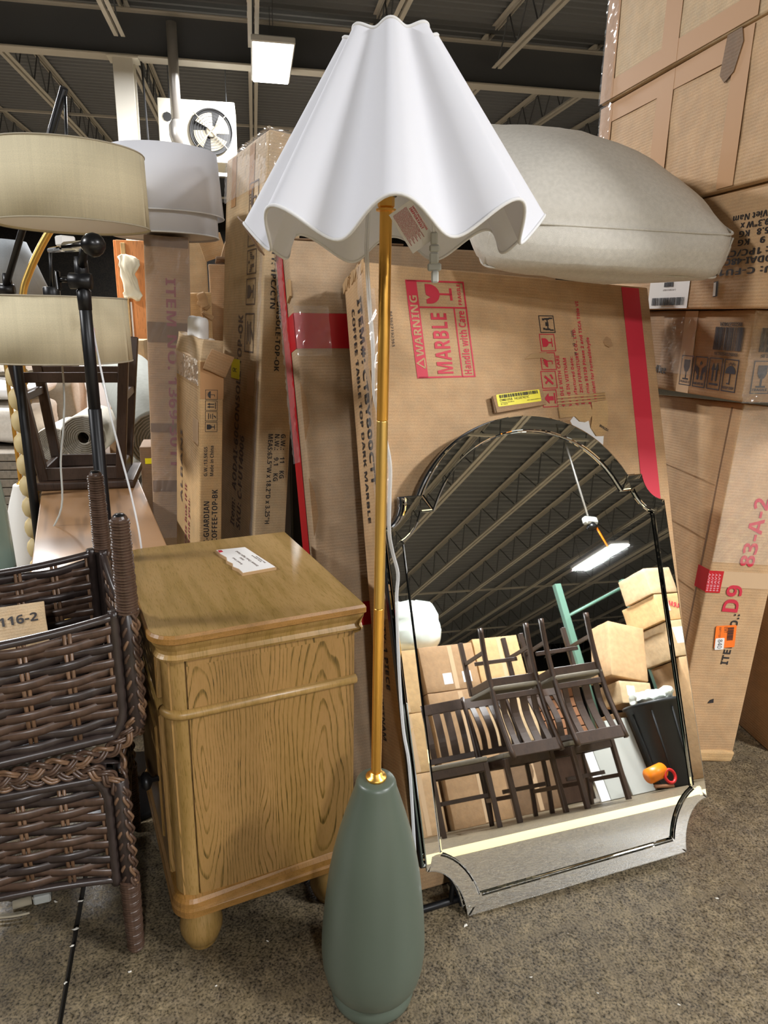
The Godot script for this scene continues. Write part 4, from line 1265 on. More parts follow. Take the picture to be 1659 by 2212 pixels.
	bars(lb, Transform3D(), -0.02, 0.02, 0.042, 0.012, M.ink, 15)
	words(lb, "C-FU10012-HDLY", Transform3D(), 0.035, 0.012, 180, 0.004, 0.06, M.ink_grey, "sans_light", 0.0004)
	var sk := part(h, "black_sticker", block_mesh(Vector3(0.016, 0.036, 0.0008), 0.0003), M.ink, l * Transform3D(Basis(Vector3.BACK, 0.1), Vector3(-0.408, 0.046, 0.002)))
	part(sk, "white_print", block_mesh(Vector3(0.009, 0.032, 0.0006)), M.paper, mv(-0.003, 0, 0.0004))
	# two big film-taped cartons on top
	for i in 2:
		var y0: float = [1.5275, 1.866][i]
		var hh: float = [0.336, 0.46][i]
		var b := carton("top_carton", ["large taped carton under the topmost one of the right-hand stack", "topmost large taped carton of the stack, reaching towards the roof"][i], Transform3D(rot(11.6 + 0.6 * i), g0 + ex * -0.05 + ez * (0.30 + 0.01 * i) + Vector3(0, y0, 0)), Vector3(0.62, hh, 1.06), [M.kraft, M.kraft_pale][i], 12 + i, "big taped cartons on the stack", 0.007, 0.0016)
		strip(b, "tape", l, -1.058, 0.004, -0.985, hh - 0.004, M.tape_brown, 0.0026)
		strip(b, "tape", l, -0.74, 0.004, -0.665, hh - 0.004, M.tape_brown, 0.0026)
		strip(b, "tape", l, -0.985, hh - 0.055 if i == 0 else 0.004, -0.40, hh - 0.004 if i == 0 else 0.055, M.tape_brown, 0.0022)
		strip(b, "tape", l, -0.43, 0.004, -0.37, hh - 0.004, M.tape_brown, 0.0026)
		film(b, "plastic_wrap", l, -1.06, 0.0, -0.99, hh, M.wrap, 0.0035, 0.006, 30 + i)
		if i == 0:
			torn(b, "torn_corner", l, [Vector2(-0.47, hh - 0.08), Vector2(-0.45, hh - 0.10), Vector2(-0.42, hh - 0.085), Vector2(-0.40, hh - 0.03), Vector2(-0.41, hh), Vector2(-0.46, hh)], M.kraft_dark, 0.003, 0.002)
	# dark carton on the floor at the right
	var k := carton("floor_carton", "dark brown carton standing on the floor right of the upright carton", at(1.155, 0, -1.80, 8), Vector3(0.5, 0.55, 0.4), M.kraft_brown, 14, "", 0.006)
	bars(k, f, 0.06, 0.16, 0.2, 0.11, M.ink_grey, 17)
	words(k, "BR-M090-052-1", f, 0.06, 0.12, 0, 0.018, 0.2, M.ink_grey)

func boxes() -> void:
	marble_carton()
	leaning_cartons()
	darken_gap()
	stack_cartons()

# ---------------------------------------------------------------- lamps
func drum(st: SurfaceTool, r0: float, r1: float, y0: float, y1: float, th: float, seg := 72) -> void:
	lathe(st, [[r0, y0], [r1, y1], [r1 - th, y1], [r0 - th, y0], [r0, y0]], seg)

func ring_tube(r: float, y: float, t: float, seg := 72) -> ArrayMesh:
	var p := []
	for k in seg:
		p.append(Vector3(cos(TAU * k / seg) * r, y, sin(TAU * k / seg) * r))
	return tube_mesh(p, t, 6, true)

func bottle_lamp(called: String, label: String, where: Vector3, glaze: Material, turn: float) -> Node3D:
	var t := thing(called, label, "lamp", at(where.x, where.y, where.z, turn))
	part(t, "base", turned([[0, 0], [0.068, 0], [0.0755, 0.004], [0.0772, 0.012], [0.0765, 0.024], [0.0735, 0.031], [0.0738, 0.034], [0.080, 0.039], [0.0875, 0.052], [0.0925, 0.075], [0.0948, 0.105], [0.0942, 0.135], [0.091, 0.18], [0.0865, 0.225], [0.081, 0.27], [0.0735, 0.312], [0.065, 0.349], [0.054, 0.389], [0.0435, 0.423], [0.0365, 0.445], [0.0345, 0.456], [0.0325, 0.4605], [0.029, 0.463], [0, 0.4635]], 64), glaze)
	part(t, "collar", turned([[0, 0.4635], [0.0175, 0.4635], [0.0182, 0.466], [0.0175, 0.4685], [0.0115, 0.470], [0.0108, 0.476], [0, 0.476]], 32), M.brass)
	var cut := [[0.474, 0.777], [0.7775, 1.0745], [1.075, 1.365]]
	for i in 3:
		part(t, "pole_section", turned([[0, cut[i][0]], [0.0084, cut[i][0]], [0.0085, cut[i][0] + 0.001], [0.0085, cut[i][1] - 0.001], [0.0084, cut[i][1]], [0, cut[i][1]]], 28), M.brass if i != 1 else M.brass_pale)  # paler middle section: a brighter reflection put into the brass colour
	return t

func scallop_lamp() -> void:
	var t := bottle_lamp("floor_lamp", "floor lamp with white scalloped shade, brass pole and grey-green bottle base", Vector3(-0.005, 0, -1.02), M.glaze_green, 0)
	part(t, "pole_nut", turned([[0, 1.360], [0.0135, 1.360], [0.0135, 1.363], [0.0095, 1.364], [0.0115, 1.366], [0.0115, 1.378], [0.0095, 1.38], [0, 1.38]], 8, false), M.brass)
	part(t, "socket", turned([[0, 1.378], [0.014, 1.378], [0.0165, 1.384], [0.0165, 1.44], [0.014, 1.446], [0, 1.446]], 24), M.black_plastic)
	part(t, "bulb", turned([[0, 1.446], [0.013, 1.446], [0.014, 1.462], [0.026, 1.49], [0.0295, 1.508], [0.026, 1.527], [0.015, 1.538], [0, 1.541]], 24), M.glaze_white)
	var sx := mv(0.006, 1.468, 0.0) * Transform3D(Basis(Vector3.BACK, deg_to_rad(2.4)), Vector3.ZERO) * mv(0, -1.468, 0)
	# fluted shade with a scalloped hem: flutes hang lower where they turn inwards
	var NS := 192
	var NT := 14
	var top := 1.564
	var pt := func(a: float, s: float, th: float) -> Vector3:
		var c := cos(8.0 * (a - PI / 2))
		var rt := 0.0565 + 0.0045 * c
		var rb := 0.190 + 0.015 * c
		var dr := rb - rt
		var dy := 0.2345 - 0.0175 * c
		var r := rt + dr * s - th
		return Vector3(cos(a) * r, top + 0.003 * c - dy * s, sin(a) * r)
	var st := begin(true)
	for i in NS:
		var a0 := TAU * i / NS
		var a1 := TAU * (i + 1) / NS
		for j in NT:
			var s0 := float(j) / NT
			var s1 := float(j + 1) / NT
			quad(st, pt.call(a0, s0, 0.0), pt.call(a0, s1, 0.0), pt.call(a1, s1, 0.0), pt.call(a1, s0, 0.0))
			quad(st, pt.call(a1, s0, 0.0018), pt.call(a1, s1, 0.0018), pt.call(a0, s1, 0.0018), pt.call(a0, s0, 0.0018))
	var sh := part(t, "lamp_shade", done(st), M.shade_white, sx)
	for e in [0.0, 1.0]:
		var p := []
		for i in NS:
			p.append(pt.call(TAU * i / NS, e, 0.0009))
		part(sh, "edge_binding", tube_mesh(p, 0.0024, 6, true), M.shade_trim)
	var sp := begin(true)
	for k in 3:
		tube(sp, [Vector3(0.012, 1.448, 0).rotated(Vector3.UP, TAU * k / 3), Vector3(0.03, 1.50, 0).rotated(Vector3.UP, TAU * k / 3), Vector3(0.052, 1.560, 0).rotated(Vector3.UP, TAU * k / 3)], 0.0015, 5)
	part(t, "shade_carrier", done(sp), M.brass)
	var inv := t.transform.affine_inverse()
	var cp := [Vector3(-0.004, 1.44, -1.0), Vector3(-0.018, 1.40, -0.998), Vector3(-0.028, 1.366, -1.0), Vector3(-0.031, 1.332, -1.0), Vector3(-0.031, 1.296, -1.0), Vector3(-0.028, 1.249, -1.01), Vector3(-0.021, 1.173, -1.02), Vector3(-0.019, 1.112, -1.035), Vector3(-0.010, 1.076, -1.045), Vector3(0.001, 1.032, -1.055), Vector3(0.007, 0.996, -1.06), Vector3(0.007, 0.945, -1.07), Vector3(0.008, 0.881, -1.09), Vector3(0.015, 0.835, -1.12), Vector3(0.025, 0.79, -1.14), Vector3(0.024, 0.742, -1.15), Vector3(0.028, 0.661, -1.15), Vector3(0.034, 0.567, -1.15), Vector3(0.043, 0.477, -1.14), Vector3(0.055, 0.411, -1.13), Vector3(0.068, 0.26, -1.13), Vector3(0.08, 0.10, -1.15), Vector3(0.09, 0.004, -1.18)]
	for k in 2:
		var q := []
		for v in cp:
			q.append(inv * (v + Vector3(0.0028 * k, 0, 0.0012 * k)))
		part(t, "power_cord", tube_mesh(smooth_path(q, 4), 0.0019, 6), M.cord_clear)
	# folded part of the lead with its clear plug, hanging out of the shade
	var pl := Transform3D(Basis(Vector3.BACK, deg_to_rad(2)), inv * Vector3(0.060, 1.268, -0.955))
	var body := part(t, "plug", block_mesh(Vector3(0.0095, 0.0155, 0.009), 0.002), M.panel_grey, pl * mv(0.0008, 0.005, 0))
	var fin := begin()
	block(fin, Vector3(0, 0.017, 0), Vector3(0.018, 0.010, 0.006), 0.002)
	block(fin, Vector3(-0.0005, 0.028, 0), Vector3(0.012, 0.014, 0.008), 0.002)
	block(fin, Vector3(0.0, 0.040, 0), Vector3(0.0135, 0.009, 0.007), 0.002)
	block(fin, Vector3(-0.0005, 0.052, 0), Vector3(0.0095, 0.016, 0.006), 0.002)
	part(t, "inline_switch", done(fin), M.panel_grey, pl)
	part(t, "switch_lead", tube_mesh([pl * Vector3(-0.0005, 0.059, 0), pl * Vector3(-0.002, 0.08, -0.004), pl * Vector3(-0.03, 0.125, -0.02), inv * Vector3(0.005, 1.42, -1.01)], 0.0022, 6), M.cord_clear)
	var tg := Transform3D(Basis(Vector3.BACK, deg_to_rad(-58)), inv * Vector3(0.004, 1.337, -0.962)) * Transform3D(Basis(Vector3.UP, 0.15), Vector3.ZERO)
	var card := part(t, "care_tag", block_mesh(Vector3(0.056, 0.034, 0.0006), 0.0002), M.paper, Transform3D(Basis(Vector3.BACK, deg_to_rad(-55)), inv * Vector3(0.029, 1.334, -0.96)))
	for k in 13:
		words(card, ["THIS PORTABLE LAMP HAS A POLARIZED", "PLUG ONE BLADE WIDER THAN THE OTHER", "TO REDUCE THE RISK OF SHOCK IT FITS"][k % 3], Transform3D(), -0.024, 0.0062 - 0.0016 * k, 0, 0.0011, 0.043 - 0.004 * ((k * 5) % 3), M.ink_red, "sans_light", 0.0005)
	words(card, "IMPORTANT", Transform3D(), -0.020, 0.0105, 0, 0.0032, 0.030, M.ink_red, "sans", 0.0005)
	words(card, "SAFETY INSTRUCTIONS", Transform3D(), -0.020, 0.0142, 0, 0.0022, 0.034, M.ink_red, "sans", 0.0005)

func beige_shade(t: Node3D, c: Vector3, r: float, y0: float, y1: float) -> Node3D:
	var st := begin(true)
	drum(st, r, r * 0.985, y0, y1, 0.002)
	var s := part(t, "drum_shade", done(st), M.linen, mv(c.x, 0, c.z))
	part(s, "rim", ring_tube(r, y0, 0.0022), M.trim_beige)
	part(s, "rim", ring_tube(r * 0.985, y1, 0.0022), M.trim_beige)
	part(s, "diffuser", turned([[0, y0 + 0.004], [r - 0.004, y0 + 0.004], [r - 0.004, y0 + 0.007], [0, y0 + 0.007]], 72, false), M.diffuser)
	return s

func tilt_joint(t: Node3D, p: Vector3) -> void:
	var j := begin(true)
	lathe(j, [[0, -0.06], [0.014, -0.06], [0.015, -0.02], [0.011, -0.016], [0.011, 0.0], [0.015, 0.004], [0.013, 0.05], [0, 0.05]], 16, mv(p.x, p.y, p.z))
	part(t, "joint", done(j), M.black_metal)
	var k := begin(true)
	tube(k, [p + Vector3(0.02, 0.0, 0.004), p + Vector3(-0.024, 0.0, 0.008)], 0.017, 14)
	part(t, "clutch", done(k), M.black_metal)
	var w := begin(true)
	tube(w, [p + Vector3(-0.024, 0.002, 0.01), p + Vector3(-0.044, 0.002, 0.012)], 0.006, 8)
	block(w, p + Vector3(-0.048, 0.0, 0.012), Vector3(0.01, 0.042, 0.014), 0.003)
	part(t, "wing_knob", done(w), M.black_plastic)

func boom_lamps() -> void:
	# boom lamp whose shade hangs high at the end of a rising arm
	var a := thing("boom_lamp", "black boom lamp holding the higher beige drum shade on a rising arm", "lamp", at(-1.228, 0, -2.35), "black boom lamps with beige drum shades")
	var o := Vector3(1.228, 0, 2.35)
	part(a, "foot", turned([[0, 0], [0.15, 0], [0.152, 0.006], [0.148, 0.02], [0.03, 0.026], [0.016, 0.04], [0, 0.04]], 40), M.black_metal)
	part(a, "pole", turned(rod_profile(0.0155, 1.21, 0.002), 20), M.black_metal, mv(0, 0.03, 0))
	tilt_joint(a, Vector3(0, 1.287, 0))
	var end := Vector3(-0.881, 1.80, -2.1)
	part(a, "boom", tube_mesh([Vector3(0, 1.30, 0.01), end + o], 0.0105, 10), M.black_metal)
	part(a, "counter_arm", tube_mesh([Vector3(0, 1.30, 0.01), Vector3(-0.22, 0.98, -0.15)], 0.0105, 10), M.black_metal)
	part(a, "suspension_rod", tube_mesh([end + o + Vector3(0, -0.02, 0), Vector3(-0.871, 1.60, -2.05) + o], 0.004, 8), M.black_metal)
	beige_shade(a, Vector3(-0.871, 0, -2.05) + o, 0.2015, 1.447, 1.633)
	# boom lamp with the lower shade and ball counterweight
	var b := thing("boom_lamp", "black boom lamp with ball counterweight and the lower beige drum shade", "lamp", at(-0.662, 0, -1.58), "black boom lamps with beige drum shades")
	var q := Vector3(0.662, 0, 1.58)
	part(b, "foot", turned([[0, 0], [0.14, 0], [0.142, 0.006], [0.138, 0.02], [0.03, 0.026], [0.016, 0.04], [0, 0.04]], 40), M.black_metal)
	part(b, "pole", turned(rod_profile(0.0145, 0.98, 0.001), 20), M.black_metal, mv(0, 0.03, 0))
	part(b, "upper_pole", turned(rod_profile(0.0132, 0.22, 0.001), 20), M.black_metal, mv(0, 1.008, 0))
	tilt_joint(b, Vector3(0, 1.285, 0))
	var head := Vector3(-0.635, 1.352, -1.54)
	part(b, "neck", tube_mesh([Vector3(0, 1.31, 0), head + q], 0.009, 10), M.black_metal)
	part(b, "boom_sleeve", tube_mesh([Vector3(-0.60, 1.353, -1.51) + q, Vector3(-0.70, 1.356, -1.60) + q], 0.011, 12), M.chrome)
	part(b, "boom", tube_mesh([Vector3(-0.66, 1.354, -1.565) + q, Vector3(-0.905, 1.378, -1.97) + q], 0.0075, 10), M.chrome)
	part(b, "counterweight", turned([[0, -0.024], [0.010, -0.0215], [0.018, -0.015], [0.0235, -0.005], [0.024, 0.004], [0.020, 0.013], [0.0125, 0.0205], [0, 0.024]], 28), M.black_plastic, mv(-0.598 + q.x, 1.352, -1.495 + q.z))
	part(b, "label_sleeve", block_mesh(Vector3(0.035, 0.022, 0.03), 0.003), M.paper, at(-0.735 + q.x, 1.375, -1.68 + q.z, 50))
	part(b, "suspension_rod", tube_mesh([Vector3(-0.905, 1.375, -1.97) + q, Vector3(-0.917, 1.28, -1.98) + q], 0.004, 8), M.black_metal)
	part(b, "shade_cap", turned(rod_profile(0.022, 0.04, 0.002), 24), M.black_metal, mv(-0.917 + q.x, 1.245, -1.98 + q.z))
	var s := beige_shade(b, Vector3(-0.92, 0, -1.98) + q, 0.198, 1.09, 1.258)
	var tg := part(s, "care_tag", block_mesh(Vector3(0.036, 0.058, 0.0008), 0.0002), M.paper_pink, at(0.148, 1.152, 0.133, 48))
	for k in 12:
		words(tg, "RISK OF FIRE USE TYPE A LAMP", Transform3D(), -0.015, 0.025 - 0.0042 * k, 0, 0.0025, 0.030, M.ink_maroon, "sans_light", 0.0007)
	var cord := [Vector3(-0.668, 1.26, -1.60), Vector3(-0.660, 1.20, -1.602), Vector3(-0.640, 1.12, -1.575), Vector3(-0.615, 1.0, -1.55), Vector3(-0.596, 0.9, -1.545), Vector3(-0.578, 0.82, -1.535), Vector3(-0.56, 0.72, -1.52), Vector3(-0.555, 0.6, -1.51), Vector3(-0.56, 0.3, -1.5)]
	var cq := []
	for v in cord:
		cq.append(v + q)
	part(b, "power_cord", tube_mesh(smooth_path(cq, 5), 0.0024, 6), M.cord_clear)
	var thin := []
	for v in [Vector3(-0.90, 1.10, -1.96), Vector3(-0.905, 1.0, -1.965), Vector3(-0.92, 0.9, -1.97), Vector3(-0.945, 0.8, -1.985), Vector3(-0.96, 0.66, -1.99), Vector3(-1.02, 0.56, -2.0)]:
		thin.append(v + q)
	part(b, "shade_cord", tube_mesh(smooth_path(thin, 5), 0.0028, 6), M.panel_grey)

func arc_lamp() -> void:
	var t := thing("arc_lamp", "brass arc lamp carrying a white double drum shade", "lamp", at(-1.325, 0, -2.55))
	var o := Vector3(1.325, 0, 2.55)
	part(t, "foot", turned([[0, 0], [0.13, 0], [0.132, 0.006], [0.128, 0.03], [0.02, 0.036], [0, 0.036]], 40), M.brass_pale)
	var p := [Vector3(-1.325, 0.03, -2.55), Vector3(-1.325, 0.5, -2.55), Vector3(-1.318, 1.03, -2.55), Vector3(-1.288, 1.255, -2.55), Vector3(-1.254, 1.348, -2.55), Vector3(-1.169, 1.475, -2.54), Vector3(-1.05, 1.60, -2.52), Vector3(-0.92, 1.675, -2.5), Vector3(-0.80, 1.70, -2.485), Vector3(-0.745, 1.66, -2.48)]
	var q := []
	for v in p:
		q.append(v + o)
	part(t, "arc_pole", tube_mesh(smooth_path(q, 6), 0.0125, 12), M.brass_pale)
	var c := Vector3(-0.745, 0, -2.48) + o
	var st := begin(true)
	drum(st, 0.191, 0.176, 1.53, 1.722, 0.002)
	var s := part(t, "outer_shade", done(st), M.shade_white, mv(c.x, 0, c.z))
	part(s, "rim", ring_tube(0.191, 1.53, 0.002), M.shade_trim)
	var s2 := begin(true)
	drum(s2, 0.171, 0.165, 1.468, 1.70, 0.002)
	var u := part(t, "inner_shade", done(s2), M.shade_white, mv(c.x, 0, c.z))
	part(u, "rim", ring_tube(0.171, 1.468, 0.0025), M.shade_trim)
	part(u, "diffuser", turned([[0, 1.472], [0.167, 1.472], [0.167, 1.475], [0, 1.475]], 72, false), M.diffuser)

func far_lamps() -> void:
	var t := bottle_lamp("floor_lamp", "floor lamp with white bottle base and grey cone shade behind the boom lamps", Vector3(-1.655, 0, -3.07), M.glaze_white, 20)
	var st := begin(true)
	drum(st, 0.215, 0.135, 1.28, 1.50, 0.002)
	part(t, "lamp_shade", done(st), M.shade_grey)
	var b := thing("bead_lamp", "lamp with a stem of stacked tan beads beside the boom lamp pole", "lamp", at(-1.375, 0, -2.62))
	part(b, "foot", turned([[0, 0], [0.11, 0], [0.112, 0.015], [0.02, 0.022], [0, 0.022]], 32), M.bead_tan)
	var y := 0.02
	for k in 12:
		part(b, "bead", turned([[0, 0], [0.018, 0.001], [0.032, 0.012], [0.039, 0.032], [0.040, 0.048], [0.036, 0.066], [0.022, 0.083], [0, 0.085]], 24), M.bead_tan, mv(0, y, 0))
		y += 0.084
	var g := thing("glazed_lamp_base", "tall teal glazed ceramic lamp base beside the brown side table", "lamp", at(-1.062, 0, -1.76))
	part(g, "body", turned([[0, 0], [0.07, 0], [0.075, 0.02], [0.068, 0.2], [0.066, 0.5], [0.06, 0.72], [0.05, 0.82], [0.03, 0.86], [0, 0.862]], 40), M.glaze_teal)
	part(g, "neck", turned(rod_profile(0.01, 0.14, 0.001), 12), M.black_metal, mv(0, 0.86, 0))

func lamps() -> void:
	scallop_lamp()
	boom_lamps()
	arc_lamp()
	far_lamps()

# ---------------------------------------------------------------- wicker stools
func braid_path(path: Array, k: int, amp: float, lift: float, pitch: float, nrm: Vector3) -> Array:
	var out := []
	var s := 0.0
	for i in path.size():
		var a: Vector3 = path[max(i - 1, 0)]
		var b: Vector3 = path[min(i + 1, path.size() - 1)]
		var t := (b - a).normalized()
		var side := t.cross(nrm).normalized()
		if i > 0:
			s += (path[i] as Vector3).distance_to(path[i - 1])
		var ph := TAU * s / pitch + TAU * k / 3.0
		out.append(path[i] + side * sin(ph) * amp + nrm * (sin(2.0 * ph) * lift))
	return out

func wicker_stool(label: String, xf: Transform3D, W: float, D: float, H: float) -> Node3D:
	var t := thing("wicker_stool", label, "stool", xf, "dark brown wicker stools")
	# local frame: centred plan, y up from the floor
	var r := 0.0165
	var prof := [[0, 0], [0.011, 0], [0.013, 0.004]]
	var y := 0.006
	var k := 0
	while y < 0.17:
		var rr := 0.0148 + 0.0018 * sin(k * 1.7) * 0.4 + 0.003 * y / 0.17
		prof.append([rr - 0.0014, y])
		prof.append([rr + 0.0012, y + 0.0014])
		prof.append([rr + 0.0012, y + 0.0036])
		y += 0.0052
		k += 1
	prof.append([0.012, y])
	var leg := turned(prof, 18, false)
	var cap := turned([[0, -0.006], [0.008, -0.005], [0.0115, 0.0], [0.0115, 0.006], [0, 0.006]], 16)
	var core := turned(rod_profile(0.0145, H - 0.2, 0.002), 14)
	for sx in [-1, 1]:
		for sz in [-1, 1]:
			var lg := part(t, "leg", leg, M.rattan, mv(sx * W / 2, 0.004, sz * D / 2))
			part(lg, "foot_cap", cap, M.black_plastic, mv(0, 0.002, 0))
			part(t, "leg_post", core, M.rattan_dark, mv(sx * W / 2, 0.168, sz * D / 2))
	# four woven sides: hoop with plaited edge, stakes, strands, lower bar
	for side in 4:
		var L: float = W if side % 2 == 0 else D
		var off: float = (D if side % 2 == 0 else W) / 2
		var sx := Transform3D(Basis(Vector3.UP, PI / 2 * side), Vector3.ZERO) * mv(0, 0, off)
		var R := 0.075
		var hoop := []
		for i in 8:
			hoop.append(Vector3(-L / 2, 0.17 + (H - R - 0.17) * i / 8.0, 0.008))
		for i in 9:
			var a := PI - PI / 2 * i / 8
			hoop.append(Vector3(-L / 2 + R + cos(a) * R, H - R + sin(a) * R, 0.008))
		for i in range(1, 16):
			hoop.append(Vector3(-L / 2 + R + (L - 2 * R) * i / 16.0, H, 0.008))
		for i in 9:
			var a := PI / 2 - PI / 2 * i / 8
			hoop.append(Vector3(L / 2 - R + cos(a) * R, H - R + sin(a) * R, 0.008))
		for i in range(1, 9):
			hoop.append(Vector3(L / 2, H - R - (H - R - 0.17) * i / 8.0, 0.008))
		var fine := smooth_path(hoop, 5)
		for b in 3:
			var bp := braid_path(fine, b, 0.0105, 0.0035, 0.075, Vector3.BACK)
			var st := begin(true)
			tube(st, bp, 0.0034, 6)
			var bp2 := []
			for v in bp:
				bp2.append(v + Vector3(0, 0.0, 0.0) + Vector3(0.0, 0.0, -0.001) + (v - Vector3(0, H * 0.6, 0)).normalized() * 0.006)
			tube(st, bp2, 0.0030, 6)
			part(t, "braid_strand", done(st), M.rattan_light if b == 1 else M.rattan, sx)
		# wrapped inner hoop
		var inner := []
		for v in hoop:
			inner.append(Vector3(v.x * (1.0 - 0.046 / L), min(v.y, H - 0.024), 0.0))
		part(t, "wrapped_hoop", tube_mesh(smooth_path(inner, 2), 0.0095, 8), M.rattan_dark, sx)
		# concave lower bar
		var low := []
		for i in 13:
			var u := -1.0 + 2.0 * i / 12
			low.append(Vector3(u * (L / 2 - 0.012), 0.178 + 0.02 * (1 - u * u), 0.0))
		part(t, "lower_bar", tube_mesh(low, 0.0075, 8), M.rattan_dark, sx)
		var ns := 7
		var x0 := -L / 2 + 0.03
		for i in ns:
			var x := x0 + (L - 0.06) * i / (ns - 1)
			var u := x / (L / 2)
			for e in [-0.004, 0.004]:
				part(t, "stake", tube_mesh([Vector3(x + e, 0.18 + 0.02 * (1 - u * u), 0.0), Vector3(x + e, H - 0.03, 0.0)], 0.0036, 6), M.rattan_light, sx)
		var row := 0
		var yy := 0.196
		while yy < H - 0.032:
			var pts := []
			var n := 40
			for i in n + 1:
				var x := -L / 2 + 0.02 + (L - 0.04) * i / n
				var ph := PI * (x - x0) / ((L - 0.06) / (ns - 1)) + PI * (row % 2)
				var u := x / (L / 2)
				var lowest := 0.19 + 0.02 * (1 - u * u)
				var ys := lowest + (H - 0.035 - lowest) * (yy - 0.19) / (H - 0.225)
				pts.append(Vector3(x, ys + 0.0014 * sin(ph * 0.5 + row), 0.0048 * cos(ph)))
			var mesh := begin(true)
			# flat strand: wide in y, thin in z
			for i in n:
				var p: Vector3 = pts[i]
				var q: Vector3 = pts[i + 1]
				var h := Vector3(0, 0.0086, 0)
				var d := Vector3(0, 0, 0.0016)
				quad(mesh, p - h + d * 0.3, q - h + d * 0.3, q + d, p + d)
				quad(mesh, p + d, q + d, q + h + d * 0.3, p + h + d * 0.3)
				quad(mesh, p - h - d * 0.3, p - d, q - d, q - h - d * 0.3)
				quad(mesh, p - d, p + h - d * 0.3, q + h - d * 0.3, q - d)
				quad(mesh, p + h - d * 0.3, p + h + d * 0.3, q + h + d * 0.3, q + h - d * 0.3)
				quad(mesh, p - h + d * 0.3, p - h - d * 0.3, q - h - d * 0.3, q - h + d * 0.3)
			part(t, "strand", done(mesh), [M.rattan, M.rattan_dark, M.rattan][(row * 5 + side * 2 + int(row / 3.0)) % 3], sx)
			yy += 0.0162
			row += 1
	# woven seat straps
	for i in 13:
		var x := -W / 2 + 0.03 + (W - 0.06) * i / 12
		var st := begin(true)
		var pts := []
		for j in 21:
			pts.append(Vector3(x, H - 0.012 + 0.003 * cos(PI * (j * 0.5 + i)), -D / 2 + D * j / 20.0))
		tube(st, pts, 0.012, 4, true, false, Vector3.UP, 0.12)
		part(t, "seat_strap", done(st), M.rattan_dark)
	for i in 11:
		var z := -D / 2 + 0.03 + (D - 0.06) * i / 10
		var st := begin(true)
		var pts := []
		for j in 25:
			pts.append(Vector3(-W / 2 + W * j / 24.0, H - 0.012 - 0.003 * cos(PI * (j * 0.5 + i)), z))
		tube(st, pts, 0.012, 4, true, false, Vector3.UP, 0.12)
		part(t, "seat_strap", done(st), M.rattan_dark)
	# bare steel frame under the seat
	for e in [-1, 1]:
		part(t, "frame_bar", block_mesh(Vector3(W - 0.03, 0.016, 0.016), 0.002), M.black_metal, mv(0, H - 0.03, e * (D / 2 - 0.014)))
	part(t, "frame_plate", block_mesh(Vector3(0.006, H - 0.2, 0.022), 0.001), M.black_metal, mv(W / 2 - 0.03, H / 2 + 0.08, -D / 2 + 0.012))
	return t

func wicker() -> void:
	var W := 0.47
	var D := 0.362
	var H := 0.43
	# lower stool: its front right foot stands by the nightstand
	var b0 := rot(20.0)
	wicker_stool("dark brown wicker stool standing on the floor left of the nightstand", Transform3D(b0, Vector3(-0.475, 0.002, -1.092) - b0 * Vector3(W / 2, 0, D / 2)), W, D, H)
	var cu := thing("stool_cushion", "pale grey cushion squeezed between the two wicker stools", "cushion", Transform3D(b0, Vector3(-0.475, 0.433, -1.092) + b0 * Vector3(-W + 0.02, 0, -0.025)))
	part(cu, "cushion_body", soft_box(Vector3(W - 0.03, 0.034, D - 0.04), 0.015, 0.001, 8, 5), M.upholstery)
	# upper stool lies upside down on it
	var b1 := rot(28.0) * Basis(Vector3.BACK, PI)
	var c := Vector3(-0.437, 0.898, -1.10) + rot(28.0) * Vector3(-W / 2, 0, -D / 2)
	wicker_stool("dark brown wicker stool lying upside down, legs in the air, on another one", Transform3D(b1, Vector3(c.x, 0.902, c.z)), W, D, H)
	var tagx := at(-0.85, 0.618, -1.06, 28.0, 66.0)
	var t := thing("cardboard_tag", "cream cardboard tag printed SS116-2 inside the upturned wicker stool", "tag", tagx)
	part(t, "board", soft_box(Vector3(0.26, 0.12, 0.004), 0.0015, 0.001, 5, 3), M.kraft_pale)
	words(t, "SS116-2", face("f"), 0.150, 0.075, 3, 0.022, 0.095, M.ink)

# ---------------------------------------------------------------- behind the lamps
func side_table() -> void:
	var t := thing("side_table", "long brown wooden side table with a scuffed glossy top behind the wicker stools", "table", at(-0.868, 0, -1.60, 24))
	var s := Vector3(0.338, 0.6, 1.28)
	part(t, "top", soft_box(Vector3(s.x, 0.03, s.z), 0.004, 0.0, 3), M.wood_table, mv(0, 0.57, 0))
	part(t, "apron", block_mesh(Vector3(s.x - 0.04, 0.1, s.z - 0.04), 0.003, Vector3(s.x / 2, 0.52, -s.z / 2)), M.wood_espresso)
	for x in [0.04, s.x - 0.04]:
		for z in [-0.04, -s.z + 0.04]:
			part(t, "leg", block_mesh(Vector3(0.045, 0.57, 0.045), 0.004, Vector3(x, 0.285, z)), M.wood_espresso)

